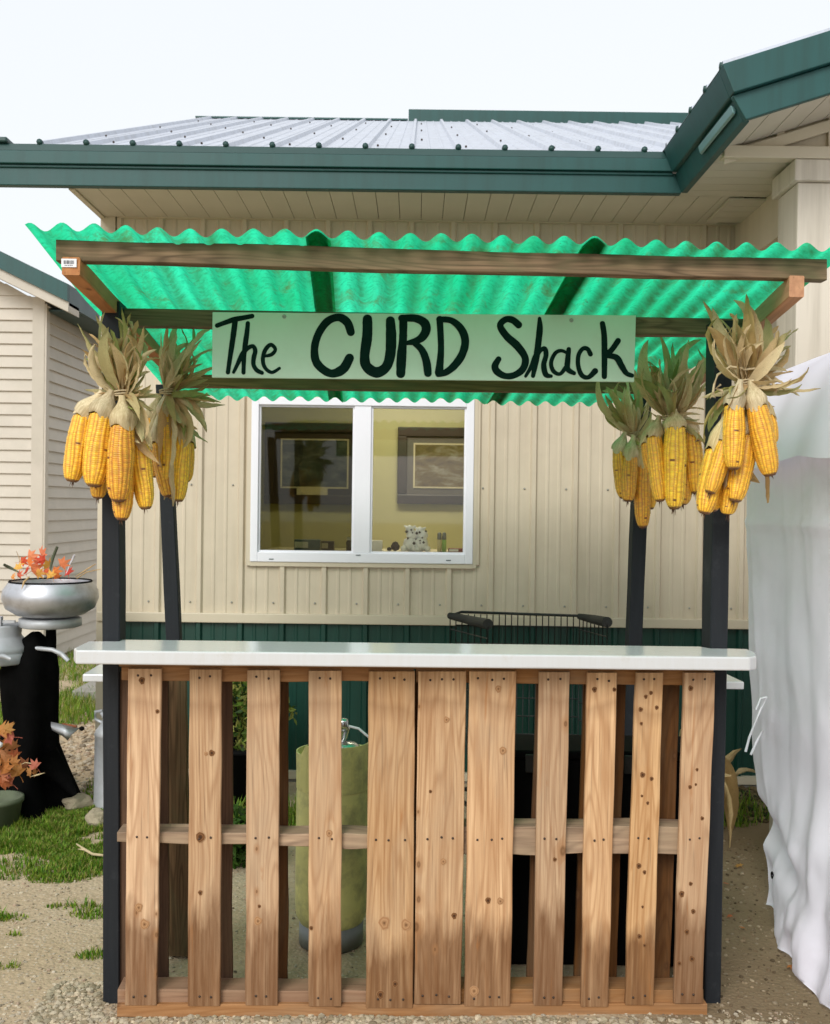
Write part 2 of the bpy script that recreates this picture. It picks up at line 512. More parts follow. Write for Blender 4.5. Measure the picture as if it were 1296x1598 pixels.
DFRAME = m_plain('dark_picture_frame', (0.05, 0.032, 0.025), 0.4, 0, 0.15, 10)
TENT = m_translucent('white_tent_fabric', (0.93, 0.90, 0.99), 0.22, 0.08, 0.5, 2.2, dirt=(0.55, 0.55, 0.52), bump=0.12, bscale=30)
TENTROOF = m_translucent('bright_tent_roof_fabric', (0.90, 0.89, 0.98), 0.25, 0.03, 0.5, 2)
STONE = m_plain('tan_stone', (0.33, 0.28, 0.19), 0.9, 0, 0.25, 12, 0.6, 50)
CONC = m_plain('grey_concrete', (0.30, 0.29, 0.26), 0.9, 0, 0.15, 6, 0.4, 60)
EARTHD = m_plain('dark_mulch', (0.035, 0.028, 0.016), 0.95, 0, 0.5, 20, 0.9, 60)

def m_husk():
    t = NT('dry_corn_husk')
    oi = t.n('ShaderNodeObjectInfo')
    g = t.noise(t.coord((160, 160, 6)), 1.0, 4, 0.6)
    b = t.noise(t.coord((14, 14, 9)), 1.0, 4, 0.6)
    c0 = t.ramp(oi.outputs['Random'], [(0.0, (0.60, 0.44, 0.23)), (0.22, (0.82, 0.68, 0.41)), (0.42, (0.48, 0.43, 0.20)), (0.6, (0.74, 0.52, 0.27)), (0.8, (0.58, 0.38, 0.17)), (0.92, (0.30, 0.36, 0.10)), (1.0, (0.70, 0.58, 0.35))])
    c = t.mix(t.ramp(g, [(0.4, 0.0), (0.78, 0.45)]), c0, (0.24, 0.165, 0.07))
    c = t.mix(t.ramp(b, [(0.58, 0.0), (0.78, 0.4)]), c, (0.16, 0.11, 0.05))
    tr = t.n('ShaderNodeBsdfTranslucent'); t.l(c, tr.inputs[0])
    df = t.bsdf(c, 0.7, 0, t.bump(g, 0.6, 0.002), 0.25)
    ms = t.n('ShaderNodeMixShader'); ms.inputs[0].default_value = 0.72
    t.l(tr.outputs[0], ms.inputs[1]); t.l(df, ms.inputs[2])
    return t.done(ms.outputs[0])
HUSK = m_husk()

def m_attr(name, rough=0.45, spec=0.4, translucent=0.0, sss=0.0, bumpn=0.0):
    t = NT(name)
    a = t.n('ShaderNodeAttribute', attribute_name='col')
    c = a.outputs['Color']
    if name == 'corn_kernels':
        oi = t.n('ShaderNodeObjectInfo')
        h = t.n('ShaderNodeHueSaturation'); t.l(c, h.inputs['Color'])
        t.l(t.math('ADD', t.math('MULTIPLY', oi.outputs['Random'], 0.022), 0.487), h.inputs['Hue'])
        t.l(t.math('ADD', t.math('MULTIPLY', oi.outputs['Random'], 0.25), 0.85), h.inputs['Value'])
        c = h.outputs[0]
    s1 = t.bsdf(c, rough, 0, None, spec)
    if translucent:
        tr = t.n('ShaderNodeBsdfTranslucent'); t.l(c, tr.inputs[0])
        ms = t.n('ShaderNodeMixShader'); ms.inputs[0].default_value = 1 - translucent
        t.l(tr.outputs[0], ms.inputs[1]); t.l(s1, ms.inputs[2])
        s1 = ms.outputs[0]
    return t.done(s1)
CORN = m_attr('corn_kernels', 0.38, 0.45)
LEAFM = m_attr('leaves', 0.6, 0.3, 0.3)

def m_leafcol(name, cols):
    t = NT(name)
    oi = t.n('ShaderNodeObjectInfo')
    k = len(cols)
    c = t.ramp(oi.outputs['Random'], [(i / (k - 1), col) for i, col in enumerate(cols)])
    n1 = t.noise(t.coord((1, 1, 1)), 30, 4, 0.6)
    c = t.mix(t.ramp(n1, [(0.45, 0.0), (0.75, 0.5)]), c, (0.30, 0.10, 0.02))
    tr = t.n('ShaderNodeBsdfTranslucent'); t.l(c, tr.inputs[0])
    df = t.bsdf(c, 0.6, 0, None, 0.3)
    ms = t.n('ShaderNodeMixShader'); ms.inputs[0].default_value = 0.7
    t.l(tr.outputs[0], ms.inputs[1]); t.l(df, ms.inputs[2])
    return t.done(ms.outputs[0])
LF_BRIGHT = m_leafcol('bright_autumn_leaf', [(0.75, 0.06, 0.05), (0.85, 0.32, 0.05), (0.85, 0.50, 0.10), (0.80, 0.12, 0.10), (0.88, 0.36, 0.16)])
LF_RUST = m_leafcol('rust_autumn_leaf', [(0.45, 0.11, 0.05), (0.50, 0.22, 0.05), (0.40, 0.16, 0.06), (0.52, 0.14, 0.10), (0.48, 0.26, 0.07)])

def m_ground():
    t = NT('sandy_gravel_ground')
    tc = t.n('ShaderNodeTexCoord')
    v = tc.outputs['Object']
    a = t.noise(v, 1.1, 5, 0.6)
    b = t.noise(v, 26, 6, 0.7)
    c = t.mix(t.ramp(a, [(0.35, 0.0), (0.65, 1.0)]), (0.55, 0.44, 0.305), (0.44, 0.335, 0.21))
    c = t.mix(t.ramp(b, [(0.35, 0.0), (0.7, 0.55)]), c, (0.30, 0.235, 0.15))
    vo = t.voro(v, 75, out='Color')
    g = t.n('ShaderNodeSeparateColor'); t.l(vo, g.inputs[0])
    vd = t.voro(v, 75)
    pm = t.math('MULTIPLY', t.ramp(vd, [(0.30, 1.0), (0.45, 0.0)]), t.math('GREATER_THAN', g.outputs[0], 0.6))
    peb = t.mix(g.outputs[1], (0.27, 0.21, 0.15), (0.60, 0.53, 0.42))
    c = t.mix(t.math('MULTIPLY', pm, 0.7), c, peb)
    # damp brown earth to the right of the stand, soil and turf further away
    sep = t.n('ShaderNodeSeparateXYZ'); t.l(v, sep.inputs[0])
    nz = t.noise(v, 2.2, 5, 0.65)
    rx = t.ramp(t.math('ADD', sep.outputs[0], t.math('MULTIPLY', nz, 0.5)), [(0.0, 0.0), (1.0, 0.0)])
    ex = t.math('SUBTRACT', t.math('ADD', sep.outputs[0], t.math('MULTIPLY', nz, 0.6)), 0.75)
    em = t.ramp(t.math('MULTIPLY', ex, 3.0, True), [(0.0, 0.0), (1.0, 0.85)])
    c = t.mix(em, c, (0.17, 0.122, 0.068))
    hgt = t.math('ADD', t.math('MULTIPLY', b, 0.6), t.math('MULTIPLY', vd, -0.6))
    return t.done(t.bsdf(c, 0.93, 0, t.bump(hgt, 0.6, 0.008), 0.15))
GROUND = m_ground()

def m_glass(name, tint=(0.9, 0.9, 0.9), refl=0.12):
    t = NT(name)
    fr = t.n('ShaderNodeFresnel'); fr.inputs[0].default_value = 1.5
    f2 = t.math('MULTIPLY', fr.outputs[0], refl / 0.04, True)
    tp = t.n('ShaderNodeBsdfTransparent'); tp.inputs[0].default_value = (*tint, 1)
    gl = t.n('ShaderNodeBsdfGlossy'); gl.inputs['Roughness'].default_value = 0.03
    ms = t.n('ShaderNodeMixShader')
    t.l(f2, ms.inputs[0]); t.l(tp.outputs[0], ms.inputs[1]); t.l(gl.outputs[0], ms.inputs[2])
    return t.done(ms.outputs[0])
GLASS_R = m_glass('clear_window_glass', (0.95, 0.96, 0.92), 0.055)
GLASS_L = m_glass('screened_window_glass', (0.56, 0.57, 0.46), 0.035)

def m_emit(name, col, s):
    t = NT(name)
    e = t.n('ShaderNodeEmission'); e.inputs[0].default_value = (*col, 1); e.inputs[1].default_value = s
    return t.done(e.outputs[0])
LAMP = m_emit('lit_ceiling_panel', (1.0, 0.93, 0.70), 20.0)

def m_picture(name, seedv, tones):
    t = NT(name)
    v = t.coord((3, 3, 7), rand=False, loc=(seedv, 0, seedv))
    n1 = t.noise(v, 2.0, 6, 0.65, 0.5)
    c = t.ramp(n1, [(0.3, tones[0]), (0.5, tones[1]), (0.68, tones[2])])
    return t.done(t.bsdf(c, 0.25, 0, None, 0.5))
PIC1 = m_picture('dark_landscape_print', 2.0, [(0.015, 0.02, 0.018), (0.05, 0.055, 0.045), (0.16, 0.17, 0.15)])
PIC2 = m_picture('brown_landscape_print', 5.0, [(0.06, 0.035, 0.012), (0.16, 0.11, 0.04), (0.32, 0.30, 0.26)])

# ================================================================== SETTING
# ground: one sheet to the horizon, finer near the stand with small bumps
def gh(x, y):
    near = 1 - sm(math.hypot(x, y - 4), 8, 14)
    return near * (noise.noise(Vector((x * 1.3, y * 1.3, 0))) * 0.010 + noise.noise(Vector((x * 7, y * 7, 3))) * 0.004)
mb = MB()
xs = [-120, -60, -30, -15, -9] + [-6 + i * 0.1 for i in range(121)] + [9, 15, 30, 60, 120]
ys = [-80, -40, -15, -4] + [-1 + i * 0.1 for i in range(121)] + [13, 16, 22, 35, 60, 120, 250]
mb.grid([[(x, y, gh(x, y)) for x in xs] for y in ys])
for q in range(len(mb.f)): mb.f[q] = mb.f[q]
tag(build('ground', mb, GROUND), 'sandy gravel yard around the stand', kind='structure')

# ---- main building -------------------------------------------------
YW = 5.64
XL, XR = P(165, 500, YW).x, 4.2
WB0, WB1 = 0.06, 0.87          # green wainscot
WT = 3.12                      # soffit level
RIB0, RIBP = 0.172, 0.2286
bld = thing('shop_building', (0, YW, 0), 'beige metal-sided shop building with dark green base and teal roof edge behind the stand', 'building')

def siding(x0, x1, z0, z1, y=YW):
    """one pressed metal pan: a raised rib at its left edge and two faint stiffeners"""
    w = x1 - x0
    pr = [(0, 0.0), (0.008, 0.018), (0.030, 0.018), (0.040, 0.0)]
    for c in (0.085, 0.150):
        pr += [(c, 0.0), (c + 0.006, 0.0035), (c + 0.016, 0.0035), (c + 0.022, 0.0)]
    pr = [p for p in pr if p[0] <= w - 0.002] + [(w, 0.0)]
    m = MB()
    m.grid([[(x0 + a, y - d, z) for a, d in pr] for z in (z0, z1)], 0, False)
    return m
# window opening
wz1 = P(565, 628, YW).z + 0.03
wz0 = P(565, 879, YW).z
wx0, wx1 = P(392, 750, YW).x, P(740, 750, YW).x
k = -9
pan_cache = {}
def pan(x0, x1, z0, z1, name, mat):
    key = (round(x1 - x0, 3), round(z1 - z0, 3), name)
    if key not in pan_cache:
        pan_cache[key] = siding(0, x1 - x0, 0, z1 - z0, 0).mesh(name, mat)
    return link(name, pan_cache[key], (x0, YW, z0), bld)
x = RIB0 + k * RIBP
while x < XR:
    a, b = max(x, XL), min(x + RIBP, XR)
    if b - a > 0.02:
        pan(a, b, WB0, WB1, 'wainscot_panel', WAINS)
        segs = [(a, b)]
        if b > wx0 and a < wx1:
            pan(a, b, WB1 + 0.05, wz0, 'siding_panel', SIDING)
            pan(a, b, wz1, WT, 'siding_panel', SIDING)
            if a < wx0 - 0.01: pan(a, wx0, wz0, wz1, 'siding_panel', SIDING)
            if b > wx1 + 0.01: pan(wx1, b, wz0, wz1, 'siding_panel', SIDING)
        else:
            pan(a, b, WB1 + 0.05, WT, 'siding_panel', SIDING)
    x += RIBP
# screws in two rows
sc_me = MB().lathe((0, 0, 0), [(0.0, 0.006), (0.004, 0.005), (0.006, 0.0)], 6).mesh('screw', SCREW, Matrix.Rotation(math.pi / 2, 4, 'X'))
for i in range(-8, 14):
    xx = RIB0 + i * RIBP - 0.03
    for zz in (WB1 + 0.11, P(850, 763, YW).z):
        if xx > XL and not (wx0 < xx < wx1 and zz > 1.1):
            link('screw', sc_me, (xx, YW - 0.002, zz), bld)
# trims
m = MB(); m.box((XL - 0.02, YW - 0.034, WB1), (XR, YW + 0.02, WB1 + 0.052)); bevel(build('belt_trim', m, TRIM, bld), 0.004)
m = MB(); m.box((XL - 0.02, YW - 0.030, 0.02), (XR, YW + 0.02, 0.062)); build('base_trim', m, TRIM, bld)
m = MB(); m.box((XL - 0.025, YW - 0.024, 0.065), (XL + 0.055, YW + 0.05, WT)); build('corner_trim', m, TRIM, bld)
m = MB(); m.box((XL, YW + 0.03, 0.0), (XL + 0.08, 9.2, WT)); build('side_wall', m, SIDING, bld)
m = MB(); m.box((XL + 0.08, YW - 0.03, WT - 0.045), (XR, YW + 0.02, WT - 0.003)); build('frieze_trim', m, TRIM, bld)
# concrete footing
m = MB(); m.box((XL, YW - 0.012, -0.2), (XR, YW + 0.1, 0.018)); build('footing', m, CONC, bld)

# window
win = link('window', None, (0, YW, 1.2), bld)
def wbox(x0, y0, x1, y1, d0, d1, mat, name, par=win, bev=0.002):
    a = P(x0, y1, YW); b = P(x1, y0, YW)
    mm = MB(); mm.box((a.x, YW + d0, a.z), (b.x, YW + d1, b.z))
    o = build(name, mm, mat, par)
    if bev: bevel(o, bev)
    return o
ws = MB()
fo = [(393, 620, 405, 879), (727, 620, 739, 879)]
zb0, zb1 = P(565, 878, YW).z, P(565, 863, YW).z
zt0, zt1 = P(565, 634, YW).z, P(565, 622, YW).z
xa, xb, xc, xd = [P(q, 750, YW).x for q in (393, 404.5, 727, 739)]
xm0, xm1 = P(553, 750, YW).x, P(579, 750, YW).x
ws.box((xa, YW - 0.03, zb0), (xb, YW + 0.06, zt1))
ws.box((xc, YW - 0.03, zb0), (xd, YW + 0.06, zt1))
ws.box((xb, YW - 0.03, zb0), (xc, YW + 0.06, zb1))
ws.box((xb, YW - 0.03, zt0), (xc, YW + 0.06, zt1))
ws.box((xm0, YW - 0.024, zb1), (xm1, YW + 0.05, zt0))
bevel(build('frame', ws, VINYL, win), 0.003)
s2 = MB()
for (a, b) in ((xb, xm0), (xm1, xc)):
    w = 0.010
    s2.box((a, YW - 0.012, zb1), (a + w, YW + 0.03, zt0)); s2.box((b - w, YW - 0.012, zb1), (b, YW + 0.03, zt0))
    s2.box((a + w, YW - 0.012, zb1), (b - w, YW + 0.03, zb1 + w)); s2.box((a + w, YW - 0.012, zt0 - w), (b - w, YW + 0.03, zt0))
build('sash', s2, VINYL, win)
m = MB(); m.box((xb + 0.01, YW + 0.008, zb1 + 0.01), (xm0 - 0.01, YW + 0.012, zt0 - 0.01)); build('pane', m, GLASS_L, win)['label'] = 'left pane darkened by an insect screen'
m = MB(); m.box((xm1 + 0.01, YW + 0.008, zb1 + 0.01), (xc - 0.01, YW + 0.012, zt0 - 0.01)); build('pane', m, GLASS_R, win)
m = MB()
m.box((xa - 0.022, YW - 0.022, zb0 - 0.022), (xa, YW + 0.03, zt1 + 0.02)); m.box((xd, YW - 0.022, zb0 - 0.022), (xd + 0.020, YW + 0.03, zt1 + 0.02))
m.box((xa, YW - 0.024, zb0 - 0.024), (xd, YW + 0.03, zb0)); m.box((xa, YW - 0.024, zt1), (xd, YW + 0.03, zt1 + 0.02))
build('casing', m, TRIM, win)
m = MB()
for px_, py_ in ((425, 872), (700, 874), (560, 866)):
    c = P(px_, py_, YW); m.box((c.x - 0.013, YW - 0.0325, c.z - 0.002), (c.x + 0.013, YW - 0.030, c.z + 0.002))
build('weep_slot', m, FASCD, win)

# room behind the window (inside faces)
rm = MB()
rx0, rx1, ry0, ry1, rz0, rz1 = -1.62, 1.2, YW + 0.12, YW + 2.05, 0.3, 2.75
rm.box((rx0, ry1, rz0), (rx1, ry1 + 0.05, rz1)); rm.box((rx0 - 0.05, ry0, rz0), (rx0, ry1, rz1)); rm.box((rx1, ry0, rz0), (rx1 + 0.05, ry1, rz1))
rm.box((rx0, ry0, rz1), (rx1, ry1, rz1 + 0.05)); rm.box((rx0, ry0, rz0 - 0.05), (rx1, ry1, rz0))
rm.box((rx0, YW + 0.065, rz0), (xa - 0.03, YW + 0.12, rz1)); rm.box((xd + 0.03, YW + 0.065, rz0), (rx1, YW + 0.12, rz1))
rm.box((xa - 0.03, YW + 0.065, rz0), (xd + 0.03, YW + 0.12, zb0)); rm.box((xa - 0.03, YW + 0.065, zt1), (xd + 0.03, YW + 0.12, rz1))
build('room_wall', rm, YWALL, bld)
cl = thing('ceiling_light', (-0.1, ry0 + 1.0, rz1), 'flat lit ceiling light panel inside the shop room', 'ceiling light')
m = MB(); m.box((-0.55, ry0 + 0.75, rz1 - 0.04), (0.35, ry0 + 1.15, rz1 - 0.002)); build('housing', m, VINYL, cl)
m = MB(); m.box((-0.52, ry0 + 0.78, rz1 - 0.046), (0.32, ry0 + 1.12, rz1 - 0.041)); build('diffuser', m, LAMP, cl)

# roof of the main building
YE, ZE0, ZE1 = 5.09, 3.075, 3.27
SL = 0.4085
YR = 9.2
ZR = ZE1 + 0.01 + SL * (YR - YE)
rx_l = P(30, 222, YE).x
x = -1.638 - RIBP
roofpan = MB()
pr = [(0.0, 0.0), (0.008, 0.022), (0.026, 0.022), (0.034, 0.0), (0.095, 0.0), (0.100, 0.005), (0.108, 0.005), (0.113, 0.0), (0.165, 0.0), (0.170, 0.005), (0.178, 0.005), (0.183, 0.0), (RIBP, 0.0)]
roofpan.grid([[(a - 0.017, y, ZE1 + 0.012 + SL * (y - YE) + d - (ZE1 + 0.012)) for a, d in pr] for y in (YE - 0.03, YR)], 0, False)
rp_me = roofpan.mesh('roof_panel', ROOFM, Matrix.Translation((0, -YE, 0)))
rc_me = MB().lathe((0, 0, 0), [(0.0, -0.015), (0.015, -0.012), (0.015, 0.012), (0.0, 0.015)], 8).mesh('rib_closure', FASCD, Matrix.Rotation(math.pi / 2, 4, 'X'))
while x < 4.0:
    link('roof_panel', rp_me, (x, YE, ZE1 + 0.012), bld)
    if x < 1.3:
        link('rib_closure', rc_me, (x, YE - 0.028, ZE1 + 0.016), bld)
    x += RIBP
rs_me = MB().lathe((0, 0, 0), [(0.006, 0.0), (0.005, 0.008), (0.0, 0.009)], 6).mesh('roof_screw', NAIL)
for i in range(-1, 24):
    for j in range(6):
        yy = YE + 0.25 + j * 0.62
        xx = -1.638 + 0.05 + i * RIBP / 1.0
        if xx < 1.6 and (i + j) % 2 == 0:
            link('roof_screw', rs_me, (xx, yy, ZE1 + 0.012 + SL * (yy - YE) + 0.002), bld)
fl = P(-60, 260, YE).x
xin = 1.245
m = MB()
m.box((fl, YE - 0.055, 3.175), (xin - 0.0, YE + 0.02, 3.238))
m.box((fl, YE - 0.03, ZE0), (xin + 0.046, YE + 0.018, 3.172))
m.box((fl, YE - 0.040, 3.160), (xin, YE - 0.0302, 3.1745))
bevel(build('fascia', m, FASC, bld), 0.004)
m = MB(); m.hexa([(fl, YE - 0.053, 3.2385), (xin + 0.03, YE - 0.053, 3.2385), (xin + 0.03, YE + 0.02, 3.2385), (fl, YE + 0.02, 3.2385), (fl, YE - 0.036, ZE1 + 0.006), (xin + 0.03, YE - 0.036, ZE1 + 0.006), (xin + 0.03, YE + 0.02, ZE1 + 0.006), (fl, YE + 0.02, ZE1 + 0.006)]); build('fascia_lip', m, FASCD, bld)
m = MB(); m.box((fl, YE - 0.057, ZE1 + 0.0075), (P(18, 225, YE).x, YE + 0.1, ZE1 + 0.034)); bevel(build('hip_cap', m, FASCD, bld), 0.008)
m = MB(); m.box((rx_l - 0.02, YR - 0.03, ZR + 0.0), (P(637, 185, YR).x, YR + 0.1, ZR + 0.014)); build('ridge_cap', m, FASC, bld)
za, zb = P(850, 196, 9.4).z, P(850, 173, 9.4).z
m = MB(); m.box((P(638, 180, 9.4).x, 9.4, za - 0.1), (3.6, 9.6, zb)); build('ridge_cap', m, FASC, bld)['label'] = 'taller ridge cap on the right'
# soffit boards of the main eave (run front to back)
def soffbox(name, a, b, par):
    mm = MB(); mm.box(a, b); return bevel(build(name, mm, SOFFIT, par), 0.003, 1)
spw = 0.115
x = XL
sb_me = MB().box((0.0005, 0, 0), (spw - 0.0025, YW - YE - 0.05, 0.012)).mesh('soffit_board', SOFFIT)
while x < 1.73 - spw:
    link('soffit_board', sb_me, (x, YE + 0.022, ZE0 + 0.004), bld)
    x += spw
m = MB(); m.box((XL, YE + 0.02, ZE0 + 0.0165), (1.73, YW, ZE0 + 0.03)); build('soffit_backing', m, EARTHD, bld)
m = MB(); m.box((XL - 0.03, YE + 0.02, ZE0 - 0.004), (XL - 0.002, YW + 0.02, ZE0 + 0.06)); build('soffit_edge_trim', m, TRIM, bld)

# ---- porch wing on the right --------------------------------------
porch = thing('porch', (1.9, 4.6, 0), 'projecting porch with teal gable edge, beige soffit and pale square column at right', 'porch')
YN, YG = 4.12, 4.57
RS = 0.325
xout = 3.3
def extr(poly, y0, y1, mat, name):
    mm = MB(); n_ = len(poly)
    mm.v = [Vector((x_, y0, z_)) for x_, z_ in poly] + [Vector((x_, y1, z_)) for x_, z_ in poly]
    mm.face(list(reversed(range(n_)))); mm.face([n_ + i_ for i_ in range(n_)])
    for i_ in range(n_): j_ = (i_ + 1) % n_; mm.face([i_, j_, n_ + j_, n_ + i_])
    return bevel(build(name, mm, mat, porch), 0.004)
# eave fascia leans with the square-cut rafters: foot at +0.04, top at -0.05
extr([(xin - 0.008, 3.170), (xin + 0.03, 3.170), (xin + 0.0, ZE1 + 0.006), (xin - 0.05, ZE1 + 0.006)], YN, YE - 0.056, FASC, 'eave_fascia')
extr([(xin + 0.045, ZE0), (xin + 0.075, ZE0), (xin + 0.04, 3.169), (xin + 0.012, 3.169)], YN, YE - 0.031, FASC, 'eave_fascia')
extr([(xin + 0.012, 3.120), (xin + 0.022, 3.112), (xin + 0.030, 3.140), (xin + 0.004, 3.150)], YN + 0.02, YN + 0.5, HILITE, 'fascia_highlight')  # pale strip added as the gutter's highlight on the near fascia
L_ = xout - xin
extr([(xin - 0.008, 3.168), (xin + 0.10, 3.168 + 0.035), (xout, 3.168 + RS * L_), (xout, 3.30 + RS * L_), (xin - 0.055, ZE1 + 0.010)], YN - 0.06, YN - 0.002, FASC, 'rake_fascia')
extr([(xin + 0.05, ZE0 - 0.004), (xout, ZE0 + RS * (L_ - 0.05)), (xout, 3.166 + RS * L_), (xin - 0.006, 3.166)], YN - 0.035, YN - 0.004, FASC, 'rake_fascia')
mm = MB()
x = 0
rpw_me = MB().grid([[(0 , a - 0.017, d) for a, d in pr], [(xout - xin + 0.06, a - 0.017, d + RS * (xout - xin + 0.06)) for a, d in pr]], 0, False).mesh('roof_panel', ROOFM)
yy = YN - 0.02
while yy < 9.0:
    if yy < 5.0 or True:
        link('roof_panel', rpw_me, (xin - 0.045, yy, ZE1 + 0.012), porch)
        if yy < 5.0:
            link('rib_closure', rc_me, (xin - 0.042, yy, ZE1 + 0.018), porch, (0, 0, math.pi / 2))
    yy += RIBP
# dark drip edge along the wing eave
m = MB(); m.box((xin - 0.05, YN - 0.03, ZE1 + 0.0065), (xin + 0.05, YE, ZE1 + 0.0115)); build('drip_edge', m, FASCD, porch)
# level soffit boards of the wing (run left to right)
yy = YN + 0.004
sw_me = MB().box((0, 0.002, 0), (0.50, 0.100 - 0.002, 0.012)).mesh('soffit_board', SOFFIT)
while yy < YW - 0.12:
    if yy < YG - 0.05: pass
    elif yy < YE - 0.02: link('soffit_board', sw_me, (xin + 0.045, yy, ZE0 + 0.004), porch)
    else: link('soffit_board', sw_me, (xin + 0.30, yy, ZE0 - 0.012), porch)
    yy += 0.100
m = MB(); m.box((xin + 0.05, YG - 0.04, ZE0 + 0.017), (1.78, YW, ZE0 + 0.03)); build('soffit_backing', m, EARTHD, porch)
# sloping gable soffit boards (run front to back, stepping up the slope)
gs_me = MB().hexa([(0.002, 0, 0), (0.118, 0, 0.116 * RS), (0.118, YG - YN, 0.116 * RS), (0.002, YG - YN, 0), (0.002, 0, 0.012), (0.118, 0, 0.012 + 0.116 * RS), (0.118, YG - YN, 0.012 + 0.116 * RS), (0.002, YG - YN, 0.012)]).mesh('gable_soffit_board', SOFFIT)
x = xin + 0.06
while x < xout - 0.12:
    link('gable_soffit_board', gs_me, (x, YN, ZE0 + 0.004 + RS * (x - xin)), porch)
    x += 0.12
# gable wall panels with battens
x = 1.35
while x < xout:
    b = min(x + RIBP, xout)
    h0, h1 = RS * (x - xin), RS * (b - xin)
    mm = MB(); mm.hexa([(x, YG, ZE0 + 0.052), (b, YG, ZE0 + 0.052), (b, YG + 0.03, ZE0 + 0.052), (x, YG + 0.03, ZE0 + 0.052),
                        (x, YG, ZE0 + 0.053 + h0), (b, YG, ZE0 + 0.053 + h1), (b, YG + 0.03, ZE0 + 0.053 + h1), (x, YG + 0.03, ZE0 + 0.053 + h0)])
    mm.box((x + 0.0, YG - 0.02, ZE0 + 0.053), (x + 0.035, YG - 0.001, ZE0 + 0.053 + h0 * 0.98))
    build('gable_panel', mm, SIDING, porch)
    x += RIBP
mm = MB(); a, b = xin + 0.1, xout
mm.hexa([(a, YG - 0.035, ZE0 - 0.03), (b, YG - 0.035, ZE0 - 0.03 + RS * (b - a)), (b, YG - 0.022, ZE0 - 0.03 + RS * (b - a)), (a, YG - 0.022, ZE0 - 0.03),
         (a, YG - 0.035, ZE0 + 0.02), (b, YG - 0.035, ZE0 + 0.02 + RS * (b - a)), (b, YG - 0.022, ZE0 + 0.02 + RS * (b - a)), (a, YG - 0.022, ZE0 + 0.02)])
build('gable_trim', mm, TRIM, porch)
m = MB(); m.box((1.335, YG - 0.06, ZE0 - 0.008), (xout, YG + 0.0, ZE0 + 0.046)); bevel(build('ledger_trim', m, TRIM, porch), 0.004)
m = MB(); m.box((1.73, YG + 0.001, 2.84), (1.90, YW - 0.02, ZE0 + 0.002)); build('beam', m, SIDING, porch)
m = MB(); m.box((1.90, YG + 0.001, 2.93), (xout, YG + 0.18, ZE0 - 0.009)); build('beam', m, SIDING, porch)
cz = P(1270, 288, YG).z
m = MB(); m.box((P(1240, 400, YG).x, YG - 0.03, 0.0), (P(1240, 400, YG).x + 0.34, YG + 0.22, cz)); bevel(build('column', m, COLM, porch), 0.006)
m = MB(); m.box((P(1240, 270, YG).x - 0.018, YG - 0.055, cz + 0.001), (P(1240, 270, YG).x + 0.36, YG + 0.24, ZE0 - 0.009)); bevel(build('column_cap', m, COLM, porch), 0.006)

# ---- shed on the left ------------------------------------------------
YS = 9.6
SX = P(68, 700, YS).x
shed = thing('shed', (SX - 1.5, YS, 0), 'cream lap-sided shed with dark green roof edge at the far left', 'shed')
lp = 0.11
zt = 3.33
lap_me = MB().hexa([(0, -0.02, 0), (4.0, -0.02, 0), (4.0, 0.02, 0), (0, 0.02, 0), (0, 0.0, lp), (4.0, 0.0, lp), (4.0, 0.02, lp), (0, 0.02, lp)]).mesh('siding_board', LAP)
lap2_me = MB().hexa([(0, 0, 0), (0, 0, 0)] and [(-0.02, 0, 0), (0.02, 0, 0), (0.02, 3.6, 0), (-0.02, 3.6, 0), (-0.02, 0, lp), (0.0, 0, lp), (0.0, 3.6, lp), (-0.02, 3.6, lp)]).mesh('siding_board', LAP)
n = 0
z = 0.02
ztopf = 3.52
while z < zt:
    link('siding_board', lap_me, (SX - 4.08, YS, z), shed)
    link('siding_board', lap2_me, (SX, YS + 0.06, z), shed)
    z += lp
m = MB(); m.box((SX - 0.10, YS - 0.035, 0.0), (SX + 0.0124, YS + 0.05, 3.42)); build('corner_board', m, LAP, shed)
m = MB(); m.box((SX + 0.0125, YS - 0.03, 0.0), (SX + 0.030, YS + 0.055, 3.36)); build('corner_board', m, LAP, shed)
z = zt
zz = 0
while zz < 12:
    z0 = zt + zz * lp
    x1 = SX - max(0, (z0 - 3.42)) / 0.5
    if z0 + lp < 3.38 + 4:
        m = MB(); xe = SX - 0.1 - max(0, (z0 + lp - 3.42)) / 0.5
        m.hexa([(SX - 4.0, YS - 0.012, z0), (xe + 0.2, YS - 0.012, z0), (xe + 0.2, YS + 0.02, z0), (SX - 4.0, YS + 0.02, z0), (SX - 4.0, YS, z0 + lp), (xe, YS, z0 + lp), (xe, YS + 0.02, z0 + lp), (SX - 4.0, YS + 0.02, z0 + lp)])
        build('siding_board', m, LAP, shed)
    zz += 1
def shedrake(o0, o1, y0, y1, mat, name, x1=SX + 0.32):
    mm = MB(); a, b = SX - 4.2, x1
    zc = lambda q: 3.33 + (SX + 0.32 - q) * 0.47
    mm.hexa([(a, y0, zc(a) + o0), (b, y0, zc(b) + o0), (b, y1, zc(b) + o0), (a, y1, zc(a) + o0), (a, y0, zc(a) + o1), (b, y0, zc(b) + o1), (b, y1, zc(b) + o1), (a, y1, zc(a) + o1)])
    build(name, mm, mat, shed)
shedrake(0.0, 0.15, YS - 0.33, YS - 0.28, FASC, 'rake_fascia')
shedrake(0.13, 0.16, YS - 0.279, YS + 3.8, FASCD, 'roof')
shedrake(-0.09, -0.002, YS - 0.30, YS - 0.0, LAP, 'rake_soffit')
m = MB(); m.box((SX + 0.28, YS - 0.275, 3.30), (SX + 0.32, YS + 3.8, 3.46)); build('eave_fascia', m, FASCD, shed)
m = MB(); m.box((SX + 0.02, YS + 0.02, 3.30), (SX + 0.275, YS + 3.8, 3.315)); build('soffit', m, FASCD, shed)

